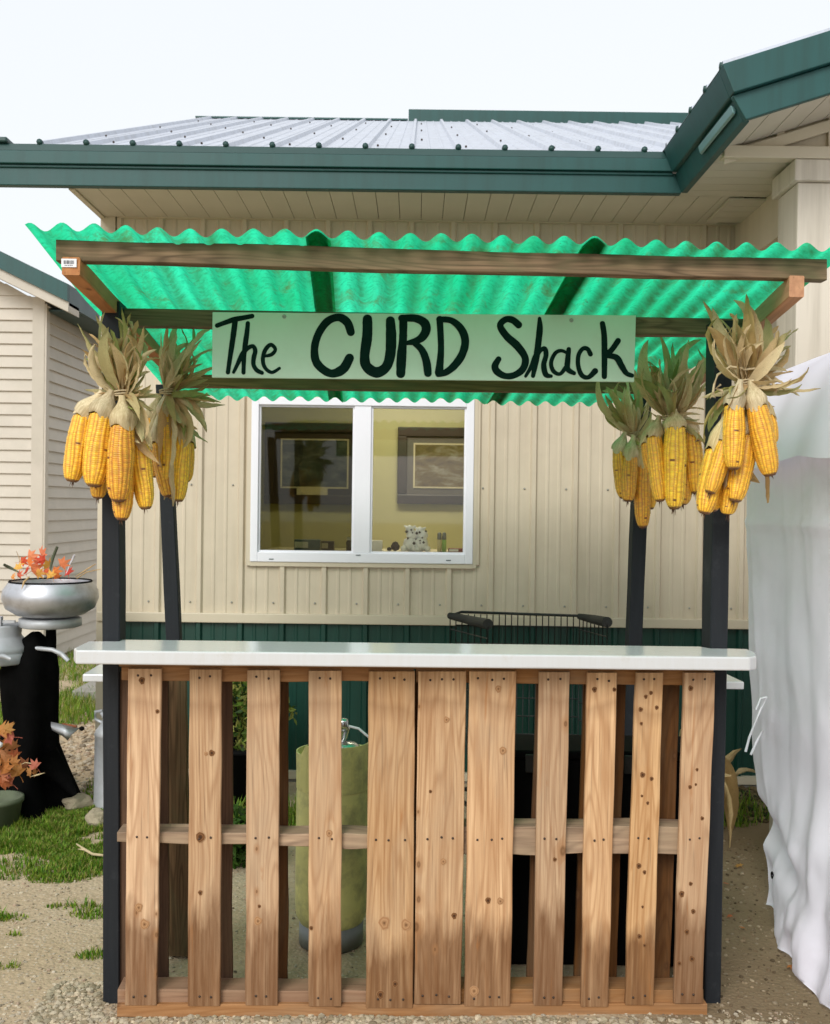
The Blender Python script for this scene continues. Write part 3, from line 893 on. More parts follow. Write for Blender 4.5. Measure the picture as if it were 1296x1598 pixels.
# ================================================================== THE STAND
VD = Vector((-0.053, 1, 0)).normalized()
stand = thing('market_stand', P(648, 1590, 3.1) * Vector((1, 1, 0)) if False else Vector((0, 3.1, 0)), 'wooden pallet stand with white counter and green corrugated roof in the foreground', 'stand')

def Pq(px, py, off=0.0):
    return P(px, py, Yf(px, 3.05 + off))

# pallets -------------------------------------------------------------
palL = link('pallet', None, (-0.45, 3.06, 0.02), stand)
palR = link('pallet', None, (0.43, 3.08, 0.02), stand)
slats = [ # top-left, top-right, top y, bottom-left, bottom-right, bottom y
    (200, 252, 1044, 195, 245, 1569), (296, 346, 1045, 293, 344, 1570), (386, 437, 1046, 383, 434, 1569), (482, 533, 1047, 482, 533, 1570),
    (576, 648, 1048, 571, 645, 1573), (653, 728, 1048, 647, 720, 1567), (733, 806, 1048, 725, 797, 1570), (842, 890, 1049, 833, 878, 1569),
    (917, 964, 1050, 907, 950, 1571), (993, 1036, 1050, 976, 1020, 1568), (1068, 1117, 1050, 1052, 1097, 1566)]
nail_me = MB().lathe((0, 0, 0), [(0.0, 0.0022), (0.0032, 0.0018), (0.0038, 0.0)], 7).mesh('nail', NAIL, Matrix.Rotation(math.pi / 2, 4, 'X'))
for i, (tx0, tx1, ty, bx0, bx1, by) in enumerate(slats):
    par = palL if i < 5 else palR
    wide = (tx1 - tx0) > 60
    o = lumber('slat', [Pq(bx0, by), Pq(bx1, by), Pq(tx1, ty), Pq(tx0, ty)], 0.017, W_SLAT, par, seg=22, wob=0.0011, seed=i * 3 + 1)
    for fy in (0.022, 0.50, 0.975):
        for fx in ((0.22, 0.50, 0.78) if wide else (0.32, 0.68)):
            fxx = fx + random.uniform(-0.05, 0.05)
            xt = (tx0 * (1 - fxx) + tx1 * fxx); xb_ = (bx0 * (1 - fxx) + bx1 * fxx)
            yy = ty + (by - ty) * fy + random.uniform(-2, 2)
            link('nail', nail_me, Pq(xt * (1 - fy) + xb_ * fy, yy) - VD * 0.0005, par)
# knots where the boards show them
def knot_mesh(kind, seed):
    r_ = random.Random(seed)
    v, f, col = [], [], []
    rings = [(0.0, (0.05, 0.022, 0.010)), (0.35, (0.07, 0.032, 0.014)), (0.6, (0.20, 0.09, 0.035)), (0.82, (0.10, 0.045, 0.018)), (1.0, (0.38, 0.21, 0.10))]
    if kind: rings = [(0.0, (0.10, 0.045, 0.018)), (0.25, (0.28, 0.15, 0.07)), (0.55, (0.42, 0.24, 0.12)), (0.8, (0.30, 0.155, 0.07)), (1.0, (0.44, 0.26, 0.135))]
    n_ = 14; ph_ = [r_.uniform(0.85, 1.15) for _ in range(n_)]
    for j, (q, c_) in enumerate(rings):
        for i in range(n_):
            a = 2 * math.pi * i / n_
            v.append((q * ph_[i] * math.cos(a), -0.0012 * (1 - q), q * ph_[i] * math.sin(a) * 1.2)); col.append((*c_, 1))
    for j in range(len(rings) - 1):
        for i in range(n_):
            k_ = (i + 1) % n_
            f.append((j * n_ + i, j * n_ + k_, (j + 1) * n_ + k_, (j + 1) * n_ + i))
    me = bpy.data.meshes.new('knot'); me.from_pydata(v, [], f); me.materials.append(KNOTM)
    ca = me.color_attributes.new('col', 'FLOAT_COLOR', 'POINT'); ca.data.foreach_set('color', [q for c in col for q in c]); me.update()
    return me
KNOTM = m_attr('knot_wood', 0.8, 0.15)
KN = [[knot_mesh(0, q) for q in range(3)], [knot_mesh(1, q) for q in range(3)]]
for i, (kx, ky, kr, kd) in enumerate([(313, 1306, 7, 0), (313, 1393, 3.5, 0), (331, 1175, 4.5, 0), (322, 1176, 3, 1), (217, 1416, 6, 1), (226, 1442, 7, 1), (246, 1110, 3, 0), (222, 1062, 5, 0), (403, 1437, 6, 1), (405, 1414, 2.5, 0),
        (600, 1440, 9, 1), (634, 1443, 8, 1), (617, 1535, 4.5, 0), (594, 1552, 6, 0), (697, 1123, 4.5, 1), (692, 1344, 4.5, 1), (709, 1429, 4.5, 0), (672, 1235, 2.5, 0), (785, 1171, 5.5, 1), (762, 1405, 4.5, 0), (781, 1406, 5, 1), (740, 1546, 7, 1),
        (778, 1075, 5, 1), (866, 1341, 3, 0), (1016, 1081, 3, 0), (1008, 1087, 3, 0), (1000, 1107, 3.5, 0), (1025, 1104, 3, 0), (1001, 1129, 2.5, 0), (1003, 1209, 4, 0), (1017, 1215, 3, 0), (1011, 1253, 2.5, 0), (1002, 1242, 2, 0),
        (997, 1351, 4, 0), (1006, 1361, 3, 0), (998, 1461, 3.5, 0), (1006, 1475, 2.5, 0), (1003, 1415, 2, 0), (1078, 1074, 4, 0), (1077, 1228, 3, 0), (1088, 1201, 2.5, 0), (1096, 1277, 3, 0), (1086, 1224, 2, 0), (1064, 1395, 4.5, 0),
        (1078, 1379, 3, 0), (1082, 1422, 3.5, 0), (1072, 1454, 4, 0), (1080, 1496, 4.5, 0), (1060, 1503, 3.5, 0), (928, 1076, 4, 0), (959, 1076, 3, 0), (514, 1300, 5, 1), (486, 1448, 3, 0)]):
    ko = link('knot', KN[kd][i % 3], Pq(kx, ky) - VD * 0.0011, palL if kx < 650 else palR)
    kk = kr / F * 3.05; ko.scale = (kk, 1, kk)
# rails (stringers), front face just behind the slats
def hboard(name, x0, y0a, y0b, x1, y1a, y1b, off, thick, mat, par, **kw):
    """horizontal board: left end between y0a (top) and y0b, right end between y1a and y1b"""
    f = [Pq(x0, y0b, off), Pq(x0, y0a, off), Pq(x1, y1a, off), Pq(x1, y1b, off)]
    return lumber(name, f, thick, mat, par, **kw)
O1 = 0.0185
hboard('rail', 190, 1040, 1062, 646, 1042, 1064, O1, 0.085, W_RAIL, palL, wob=0.002)
hboard('rail', 183, 1299, 1314, 646, 1302, 1326, O1, 0.085, W_ROUGH, palL, wob=0.004)
hboard('rail', 184, 1544, 1566, 646, 1548, 1569, O1, 0.085, W_RAIL, palL, wob=0.002)
hboard('rail', 650, 1043, 1065, 1112, 1047, 1070, O1, 0.085, W_RAIL, palR, wob=0.002)
hboard('rail', 650, 1292, 1333, 1104, 1289, 1333, O1, 0.085, W_ROUGH, palR, wob=0.004)
hboard('rail', 650, 1543, 1564, 1098, 1545, 1565, O1, 0.085, W_RAIL, palR, wob=0.002)
# back boards of the pallets
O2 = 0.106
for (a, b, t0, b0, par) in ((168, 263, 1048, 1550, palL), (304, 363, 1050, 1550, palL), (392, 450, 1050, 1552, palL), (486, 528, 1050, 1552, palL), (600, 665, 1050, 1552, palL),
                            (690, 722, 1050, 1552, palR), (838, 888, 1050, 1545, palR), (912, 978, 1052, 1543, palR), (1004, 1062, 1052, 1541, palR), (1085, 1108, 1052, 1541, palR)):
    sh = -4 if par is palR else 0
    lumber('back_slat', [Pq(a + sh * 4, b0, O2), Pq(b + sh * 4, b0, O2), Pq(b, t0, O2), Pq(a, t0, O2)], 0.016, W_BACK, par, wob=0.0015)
# two long boards: sill under the pallets, header under the counter
hboard('base_board', 183, 1568, 1587, 1104, 1567, 1587, 0.004, 0.09, W_RAIL, stand, wob=0.0016, seg=24)
hboard('header_board', 186, 1030, 1040, 1114, 1038, 1048, 0.010, 0.10, W_RAIL, stand, wob=0.0015, seg=24)
m_soil = None
# posts
def post(name, x0t, x1t, yt, x0b, x1b, yb, Y, depth):
    f = [P(x0b, yb, Y), P(x1b, yb, Y), P(x1t, yt, Y), P(x0t, yt, Y)]
    return lumber(name, f, depth, POST, stand, seg=10, wob=0.0015, bev=0.003)
post('post', 159, 187, 470, 161, 186, 1582, Yf(174, 3.145), 0.085)
post('post', 1116, 1145, 500, 1100, 1125, 1586, Yf(1127, 3.125), 0.085)
Yrear = 4.10
post('rear_post', 243, 263, 600, 275, 299, 1395, Yrear - 0.03, 0.06)
post('rear_post', 997, 1018, 600, 966, 988, 1395, Yrear + 0.05, 0.06)
# inner leaning board seen through the left gap
lumber('brace_board', [P(262, 1492, 3.42), P(296, 1492, 3.42), P(290, 1046, 3.42), P(262, 1046, 3.42)], 0.03, W_BEAM, stand, wob=0.002)

# counter ---------------------------------------------------------------
zc1 = P(648, 1019, Yf(648, 2.955)).z
cth = 0.040
c = []
def cp(px, Yb): return (px - 648) / F * Yf(px, Yb)
def cy(px, Yb): return Yf(px, Yb)
poly = [(cp(121, 2.94), cy(121, 2.94)), (cp(1174, 2.94), cy(1174, 2.94)), (cp(1184, 2.965), cy(1184, 2.965)), (cp(1183, 3.04), cy(1183, 3.04)), (cp(1170, 3.115), cy(1170, 3.115)),
        (cp(1146, 3.125), cy(1146, 3.125)), (cp(1113, 3.125), cy(1113, 3.125)), (cp(1096, 3.165), cy(1096, 3.165)),
        (cp(192, 3.18), cy(192, 3.18)), (cp(187, 3.14), cy(187, 3.14)), (cp(140, 3.135), cy(140, 3.135)), (cp(118, 2.985), cy(118, 2.985))]
m = MB()
# subdivide along the length for a slightly wavy front edge
n0 = len(m.v)
front = []
N = 40
for i in range(N + 1):
    t = i / N
    p0 = Vector((*poly[0], 0)).lerp(Vector((*poly[1], 0)), t)
    front.append((p0.x, p0.y + 0.0018 * noise.noise(Vector((t * 12, 0, 0)))))
pl = front + poly[2:]
m.prism(pl, zc1 - cth, zc1)
# tilt: right end slightly low like the photograph
for v in m.v:
    v.z += -0.0035 * v.x + 0.0012 * noise.noise(Vector((v.x * 4, 2, 0)))
bevel(build('counter_top', m, WHITEP, stand), 0.005, 3)
# side ledges running back from the front posts
for (xo, yo, s) in ((129, 1052, 1), (1162, 1064, -1)):
    Yl = 3.45
    a = P(xo, yo, Yl)
    xi = P(180 if s > 0 else 1122, 1050, Yl).x
    lo, hi = min(a.x, xi), max(a.x, xi)
    m = MB(); m.prism([(lo + (0.02 if s < 0 else 0), Yl), (hi - (0 if s < 0 else 0), Yl), (hi - 0.03 * (1 if s < 0 else -0.2), Yl + 0.62), (lo - 0.03, Yl + 0.62)], a.z - 0.026, a.z)
    bevel(build('side_ledge', m, WHITEP, stand), 0.004)

# roof timbers -------------------------------------------------------------
YB = 2.75
def Yb_(px, base): return base / (1 - 0.053 * (px - 648) / F)
lumber('front_beam', [P(88, 407, Yb_(88, YB)), P(88, 374, Yb_(88, YB)), P(1291, 405, Yb_(1291, YB)), P(1291, 437, Yb_(1291, YB))], 0.040, W_BEAM, stand, seg=30, wob=0.002)
YP = 3.22
lumber('post_beam', [P(186, 509, Yb_(186, YP)), P(186, 481, Yb_(186, YP)), P(1192, 498, Yb_(1192, YP)), P(1192, 526, Yb_(1192, YP))], 0.040, W_BEAM, stand, seg=24, wob=0.002)
YQ = 4.12
lumber('rear_beam', [P(262, 604, Yb_(262, YQ)), P(262, 583, Yb_(262, YQ)), P(1015, 594, Yb_(1015, YQ)), P(1015, 614, Yb_(1015, YQ))], 0.045, W_BEAM, stand, seg=24, wob=0.002)
# sloping side rails
def siderail(p0, p1, w, h, name):
    p0, p1 = Vector(p0), Vector(p1)      # centre of the bottom face at the front and back ends
    ax = (p1 - p0).normalized(); sx = Vector((1, 0.05, 0)).normalized() * w / 2
    up = Vector((0, 0, h))
    f = [p0 - sx, p0 + sx, p1 + sx, p1 - sx]
    return lumber(name, f, h, W_BRACE, stand, seg=14, wob=0.0012, depth_dir=Vector((0, 0, 1)))
a = P(111, 429, Yb_(111, YB - 0.01)); b = P(174, 494, 3.13); dirv = b - a
rl = siderail(a, a + dirv * ((4.12 - a.y) / dirv.y) + Vector((0.0, 0, 0.02)), 0.046, 0.047, 'side_rail')
a2 = P(1243, 464, Yb_(1243, YB - 0.01)); b2 = P(1172, 512, 3.19); d2 = b2 - a2
siderail(a2, a2 + d2 * ((4.18 - a2.y) / d2.y) + Vector((0.06, 0, -0.05)), 0.040, 0.058, 'side_rail')
# bar-code sticker on the left rail end
st = P(108, 411, Yb_(111, YB - 0.01) - 0.002)
m = MB(); m.box((st.x - 0.020, st.y - 0.0008, st.z - 0.010), (st.x + 0.020, st.y, st.z + 0.012)); stk = build('sticker', m, STICK, stand)
m = MB(); xx = st.x - 0.0135
rb = random.Random(4)
while xx < st.x + 0.013:
    w = rb.choice([0.0006, 0.0010, 0.0014]); m.box((xx, st.y - 0.0013, st.z - 0.002 - rb.choice([0, 0, 0.001])), (xx + w, st.y - 0.0009, st.z + 0.0075)); xx += w + rb.choice([0.0006, 0.0012])
for j in range(5): m.box((st.x - 0.011 + j * 0.0045, st.y - 0.0013, st.z - 0.0065), (st.x - 0.0085 + j * 0.0045, st.y - 0.0009, st.z - 0.0045))
build('barcode', m, INK, stk)

# corrugated sheets --------------------------------------------------------
prof = [(2.66, 2.222), (2.75, 2.212), (3.25, 2.142), (4.12, 2.07), (4.78, 1.998)]
def zs(y):
    for (y0, z0), (y1, z1) in zip(prof, prof[1:]):
        if y <= y1: return z0 + (z1 - z0) * (y - y0) / (y1 - y0)
    return prof[-1][1]
PIT = 0.0815
X0s = P(37, 372, 2.63).x
NW = 26
def sheet(i0, i1, lift, nm, slide=0.0):
    """corrugations i0..i1; u is measured along the front edge"""
    rows = []
    yrows = [2.695 + slide] + [2.75 + q * 0.09 for q in range(22)] + [4.76 + slide]
    for y in yrows:
        row = []
        for q in range(int((i1 - i0) * 10) + 1):
            u = i0 + q / 10
            xw = X0s + u * PIT
            yy = y + 0.053 * (xw)
            xx = xw - 0.053 * (y - 2.66)
            wv = 0.0115 * math.cos(2 * math.pi * (u - 1.15))
            e = 0
            if y < 2.7 or y > 4.7:
                e = 0.004 * noise.noise(Vector((u * 1.7, y, i0)))
            sag = 0.006 * noise.noise(Vector((u * 0.3, y * 1.1, 5)))
            row.append((xx, yy + e, zs(y) - 0.00 + 0.006 + wv + sag + lift + 0.010 * 0 - 0.012 * (xw * 0)))
        rows.append(row)
    mm = MB(); mm.grid(rows)
    o = build(nm, mm, SHEET, stand, origin=Vector((X0s + i0 * PIT, 2.64, 2.2)))
    return o
sheet(0.0, 9.65, 0.0, 'roof_sheet')
sheet(8.85, 18.55, 0.0045, 'roof_sheet', 0.006)
sheet(17.75, 26.6, 0.0, 'roof_sheet')
# added strips: the dimmer light through doubled sheets put into a dark colour
def strip(uc, wd=0.36):
    rows = []
    for y in [2.70] + [2.75 + q * 0.1 for q in range(20)] + [4.755]:
        row = []
        for q in range(9):
            u = uc - wd + 2 * wd * q / 8
            xw = X0s + u * PIT
            sag = 0.006 * noise.noise(Vector((u * 0.3, y * 1.1, 5)))
            row.append((xw - 0.053 * (y - 2.66), y + 0.053 * xw, zs(y) + 0.006 + 0.0022 + 0.0115 * math.cos(2 * math.pi * (u - 1.15)) + sag))
        rows.append(row)
    mm = MB(); mm.grid(rows)
    o = build('overlap_shade_strip', mm, STRIPM, stand)
    return o
STRIPM = m_translucent('green_overlap_shade', (0.010, 0.20, 0.12), 0.6, 0.2, 0.5, 20)
strip(9.15); strip(18.15)

# ================================================================== THE SIGN
YSG = 3.19
def Ps(px, py, lift=0.0): return P(px, py, Yb_(px, YSG) - lift)
sign = thing('sign', Ps(662, 595), 'hand-painted whitish board, green roof light put into its colour, reading The CURD Shack under the roof', 'sign')
f = [Ps(331, 589), Ps(990, 596), Ps(993, 492), Ps(332, 487)]
m = MB(); dv = VD * 0.012
m.hexa([f[0], f[1], f[1] + dv, f[0] + dv, f[3], f[2], f[2] + dv, f[3] + dv])
bevel(build('board', m, SIGNW, sign), 0.0015)
Z1 = lambda x, y, w: (325 + x / 5.635, 475 + y / 5.635, w / 5.0)
Z2 = lambda x, y, w: (545 + x / 5.635, 475 + y / 5.635, w / 5.0)
Z3 = lambda x, y, w: (765 + x / 5.4, 475 + y / 5.4, w / 4.8)
letters = [
 (Z1, [[(80, 186, 36), (150, 160, 38), (230, 133, 42), (310, 118, 38), (388, 103, 36)], [(238, 150, 44), (225, 250, 44), (208, 370, 42), (190, 490, 36), (175, 598, 34)]]),
 (Z1, [[(350, 166, 34), (343, 240, 38), (332, 320, 42), (318, 430, 38), (314, 520, 34), (312, 600, 32)], [(225, 597, 24), (262, 520, 32), (300, 440, 38), (345, 388, 36), (395, 368, 32), (415, 410, 36), (402, 470, 36), (400, 530, 34), (428, 578, 34), (474, 602, 32)]]),
 (Z1, [[(500, 455, 24), (560, 440, 30), (592, 395, 28), (552, 355, 32), (504, 400, 34), (482, 480, 32), (500, 555, 30), (560, 598, 28), (628, 562, 24)]]),
 (Z1, [[(1256, 244, 62), (1225, 160, 68), (1150, 114, 62), (1050, 150, 62), (970, 262, 60), (936, 395, 60), (960, 520, 66), (1075, 606, 64), (1185, 570, 76), (1244, 472, 70)]]),
 (Z2, [[(162, 130, 74), (160, 280, 80), (138, 450, 76), (155, 545, 80), (240, 598, 84), (325, 552, 76), (363, 440, 80), (370, 280, 82), (364, 145, 72)]]),
 (Z2, [[(478, 130, 66), (475, 300, 62), (462, 460, 76), (455, 608, 72)], [(462, 122, 54), (580, 122, 60), (660, 160, 72), (678, 225, 72), (640, 292, 64), (575, 326, 50), (505, 340, 34)], [(570, 335, 44), (640, 400, 54), (680, 500, 62), (694, 605, 60)]]),
 (Z2, [[(797, 130, 52), (806, 280, 50), (808, 420, 50), (792, 600, 66)], [(792, 132, 46), (900, 142, 50), (985, 215, 60), (1022, 320, 62), (995, 440, 62), (925, 540, 60), (850, 598, 52), (785, 614, 46)]]),
 (Z3, [[(240, 172, 56), (190, 132, 52), (130, 128, 48), (86, 180, 50), (140, 268, 56), (230, 350, 60), (296, 450, 54), (280, 540, 54), (210, 594, 50), (130, 604, 48), (62, 568, 54), (42, 520, 52), (72, 462, 44)]]),
 (Z3, [[(418, 120, 28), (420, 200, 46), (408, 320, 48), (388, 470, 46), (363, 602, 32)], [(300, 606, 22), (350, 520, 34), (390, 430, 44), (425, 388, 34), (462, 374, 36), (472, 430, 38), (453, 510, 40), (470, 590, 42), (515, 605, 26)]]),
 (Z3, [[(650, 410, 22), (600, 390, 28), (550, 412, 30), (515, 490, 32), (535, 562, 32), (590, 586, 28), (640, 530, 34)], [(664, 378, 34), (655, 470, 42), (655, 545, 42), (708, 580, 32)]]),
 (Z3, [[(847, 420, 36), (822, 376, 34), (782, 374, 32), (746, 430, 34), (744, 520, 34), (775, 598, 36), (830, 614, 34), (886, 562, 46)]]),
 (Z3, [[(948, 162, 40), (962, 260, 44), (965, 400, 46), (964, 608, 40)], [(1080, 306, 42), (1030, 378, 42), (985, 422, 44)], [(985, 432, 36), (1065, 448, 48), (1110, 520, 46), (1150, 580, 38), (1197, 600, 32)]])]
def catmull(pts, n=7):
    out = []
    q = [pts[0]] + pts + [pts[-1]]
    for i in range(1, len(q) - 2):
        p0, p1, p2, p3 = [Vector(a) for a in q[i - 1:i + 3]]
        for j in range(n):
            t = j / n
            out.append(0.5 * ((2 * p1) + (p2 - p0) * t + (2 * p0 - 5 * p1 + 4 * p2 - p3) * t * t + (3 * p1 - p0 - 3 * p2 + p3) * t ** 3))
    out.append(Vector(q[-2]))
    return out
for zf, strokes in letters:
    m = MB()
    for si, s in enumerate(strokes):
        pts = catmull([zf(*p) for p in s])
        rows = []
        lift = 0.0008 + si * 0.0004
        K = len(pts)
        def side(i):
            a = pts[max(i - 1, 0)]; b = pts[min(i + 1, K - 1)]
            d = Vector((b.x - a.x, b.y - a.y)); d.normalize()
            return d, Vector((-d.y, d.x))
        d0, n0_ = side(0); d1, n1_ = side(K - 1)
        cap = []
        for ang in (80, 60, 40, 20):
            w = pts[0].z / 2; c_, s_ = math.cos(math.radians(ang)), math.sin(math.radians(ang))
            rows.append((pts[0].x - d0.x * w * s_, pts[0].y - d0.y * w * s_, n0_, w * c_))
        for i, p in enumerate(pts):
            d, nn = side(i)
            rr = 1 + 0.06 * noise.noise(Vector((p.x * 0.15, p.y * 0.15, 0)))
            rows.append((p.x, p.y, nn, p.z / 2 * rr))
        for ang in (20, 40, 60, 80):
            w = pts[-1].z / 2; c_, s_ = math.cos(math.radians(ang)), math.sin(math.radians(ang))
            rows.append((pts[-1].x + d1.x * w * s_, pts[-1].y + d1.y * w * s_, n1_, w * c_))
        m.grid([[Ps(x + nn.x * w, y + nn.y * w, lift), Ps(x - nn.x * w, y - nn.y * w, lift)] for x, y, nn, w in rows], 0, False)
    build('letter', m, PAINT, sign)
for (a, b) in ((325 + 670 / 5.635, 475 + 107 / 5.635), (765 + 686 / 5.4, 475 + 134 / 5.4)):
    m = MB().lathe((0, 0, 0), [(0.0, 0.0015), (0.0035, 0.0015), (0.0045, 0.003), (0.0062, 0.0015), (0.0065, 0.0)], 14)
    link('screw', m.mesh('screw', SCREW, Matrix.Rotation(math.pi / 2, 4, 'X')), Ps(a, b, 0.0002), sign)

# ================================================================== CORN
def cob_mesh(seed):
    r = random.Random(seed)
    rows_n, kern = 16, 36
    su, sv = 4, 4
    nu, nv = rows_n * su, kern * sv
    v, f, col = [], [], []
    kc = {}
    ph = [r.uniform(0, 1) for _ in range(rows_n)]
    bend = r.uniform(-0.05, 0.05)
    for j in range(nv + 1):
        t = j / nv
        R = 0.5 * (0.80 + 0.24 * math.sin(min(1, t * 1.9 + 0.12) * math.pi / 2)) * (1 - 0.20 * max(0, t - 0.35))
        if t > 0.66: R *= math.sqrt(max(0.0, 1 - ((t - 0.66) / 0.352) ** 2.6)) * 0.84 + 0.16
        if t < 0.03: R *= 0.75 + 0.25 * t / 0.03
        for i in range(nu):
            row = i // su; fu = (i % su) / su * 2 - 1 + 1 / su
            tw = 0.25 * t * (1 if seed % 2 else -1) + 0.05 * math.sin(t * 9 + row)
            kv = t * kern + ph[row] * 0.9
            ki = int(kv); fv = (kv - ki) * 2 - 1
            key = (row, ki)
            if key not in kc: kc[key] = (r.uniform(0.8, 1.12), r.uniform(-1, 1), r.uniform(0.75, 1.15))
            bri, hue, hh = kc[key]
            # fu = -1+1/su.. : first and last samples of the row sit in the furrow
            dome = max(0, 1 - abs(fu) ** 2.6 * 1.15) * max(0, 1 - abs(fv) ** 3.2)
            rr = R * (1 + 0.115 * dome * hh)
            a = 2 * math.pi * (i + 0.0) / nu + tw
            v.append((rr * math.cos(a) + bend * (t * t), rr * math.sin(a), -t))
            fur = sm(abs(fu), 0.60, 0.78) * (0.22 + 0.55 * (row % 2 == 0))
            seam = sm(abs(fv), 0.78, 1.0) * 0.22
            y = Vector((0.96 * bri, (0.57 + 0.05 * hue) * bri, 0.05))
            br = Vector((0.42, 0.115, 0.015))
            c = y.lerp(br, min(1, max(fur, seam)))
            if bri > 1.114 and hue > 0.4: c = Vector((0.20, 0.08, 0.02))
            if t > 0.955: c = c.lerp(Vector((0.16, 0.075, 0.03)), sm(t + 0.02 * r.random(), 0.955, 0.985))
            col.append((*c, 1))
    for j in range(nv):
        for i in range(nu):
            k = (i + 1) % nu
            f.append((j * nu + i, (j + 1) * nu + i, (j + 1) * nu + k, j * nu + k))
    n = len(v)
    v += [(0, 0, 0.0), (bend, 0, -1.0)]; col += [(0.4, 0.3, 0.1, 1), (0.12, 0.06, 0.03, 1)]
    for i in range(nu):
        k = (i + 1) % nu
        f.append((n, i, k)); f.append((n + 1, nv * nu + k, nv * nu + i))
    me = bpy.data.meshes.new('corn_cob')
    me.from_pydata(v, [], f)
    me.materials.append(CORN)
    ca = me.color_attributes.new('col', 'FLOAT_COLOR', 'POINT')
    ca.data.foreach_set('color', [q for c in col for q in c])
    me.polygons.foreach_set('use_smooth', [True] * len(f))
    me.update()
    return me
COBS = [cob_mesh(s) for s in range(4)]

def husk_mesh(seed):
    """a dry leaf, unit length, growing up +z from the origin and arching toward +x; local z follows the fibres"""
    r = random.Random(seed * 11 + 3)
    seg, acr = 14, 6
    p = Vector((0, 0, 0)); ang = r.uniform(-0.1, 0.25); curl = r.uniform(0.1, 0.6); tip = r.uniform(0.0, 1.2)
    side = 0.0; sdc = r.uniform(-0.35, 0.35)
    wmax = r.uniform(0.05, 0.14); cup = r.uniform(0.3, 1.3); tw = r.uniform(-1.3, 1.3)
    rows = []
    for j in range(seg + 1):
        t = j / seg
        d = Vector((math.sin(ang) * math.cos(side), math.sin(side), math.cos(ang) * math.cos(side)))
        if j: p = p + d / seg
        ang += (curl * 0.08 + tip * 0.16 * t * t) + 0.07 * noise.noise(Vector((seed, t * 5, 1)))
        side += sdc * 0.07
        if j > 8: ang += r.uniform(-0.18, 0.18)
        w = wmax * (1 + 0.22 * noise.noise(Vector((seed * 5, t * 9, 2)))) * (0.22 + 0.78 * math.sin(min(1, t * 1.7) * math.pi / 2)) * (1 - t ** 2.6) ** 0.8 + 0.002
        b = Vector((0, 1, 0)); b = (b - d * b.dot(d)).normalized(); c = d.cross(b)
        ta = tw * t * 1.2
        bb = b * math.cos(ta) + c * math.sin(ta); cc = -b * math.sin(ta) + c * math.cos(ta)
        row = []
        for q in range(acr + 1):
            s = q / acr * 2 - 1
            ph = s * cup
            rf = 0.030 * noise.noise(Vector((seed * 3, s * 2.8, t * 8))) + 0.006 * abs(math.sin(s * 9))
            row.append(p + bb * (w * math.sin(ph) / max(cup, 0.01)) + cc * (w * (1 - math.cos(ph)) / max(cup, .01) + rf * (1 if t > 0.1 else 0)))
        rows.append(row)
    m = MB(); m.grid(rows)
    return m.mesh('husk', HUSK)
HUSKS = [husk_mesh(s) for s in range(16)]

def sleeve_mesh(seed):
    """pleated husk wrapped round the shank between the tie and the cob; z from 0 (top) to -1"""
    r = random.Random(seed)
    rows = []
    nf = r.choice([5, 6, 7])
    for j in range(11):
        t = j / 10
        R = 0.13 + 0.34 * sm(t, 0.05, 0.72)
        if t > 0.74: R *= 1 - 0.10 * (t - 0.74) / 0.26
        row = []
        for i in range(24):
            a = 2 * math.pi * i / 24
            rr = R * (1 + 0.05 * math.sin(nf * a + seed + t * 2.0) + 0.05 * math.sin(12 * a + 2 * t) * (0.5 + t) + 0.12 * noise.noise(Vector((math.cos(a) * 2, math.sin(a) * 2, t * 3 + seed))))
            zz = -t - (0.12 * math.sin(nf * a * 0.5 + seed) if j == 10 else 0)
            row.append((rr * math.cos(a), rr * math.sin(a), zz))
        rows.append(row)
    m = MB(); m.grid(rows, close=True)
    return m.mesh('sleeve', SLEEVEM)
SLEEVEM = m_wood('pale_inner_husk', (0.78, 0.66, 0.42), (0.36, 0.27, 0.13), gs=0.35, knots=False, ring=0.0, blot=0.7)
SLEEVES = [sleeve_mesh(s) for s in range(4)]
def silk_mesh(seed):
    r = random.Random(seed + 60)
    m = MB()
    for q in range(7):
        a = r.uniform(0, 6.28); l = r.uniform(0.5, 1.0)
        p = [Vector((0.1 * math.cos(a), 0.1 * math.sin(a), 0.15))]
        for k_ in range(3):
            p.append(p[-1] + Vector((math.cos(a) * 0.10 * r.uniform(-.4, 1), math.sin(a) * 0.10 * r.uniform(-.4, 1), -l / 3)))
        m.tube(p, [0.07, 0.05, 0.03, 0.01], 4)
    return m.mesh('silk', SILKM)
SILKM = m_plain('dried_brown_silk', (0.13, 0.065, 0.03), 0.85, 0, 0.3, 60)
SILKS = [silk_mesh(s) for s in range(3)]

def aim(o, direction, scale, spin=0.0):
    q = Vector(direction).to_track_quat('Z', 'Y')
    o.rotation_mode = 'QUATERNION'
    from mathutils import Quaternion
    o.rotation_quaternion = q @ Quaternion((0, 0, 1), spin)
    o.scale = scale

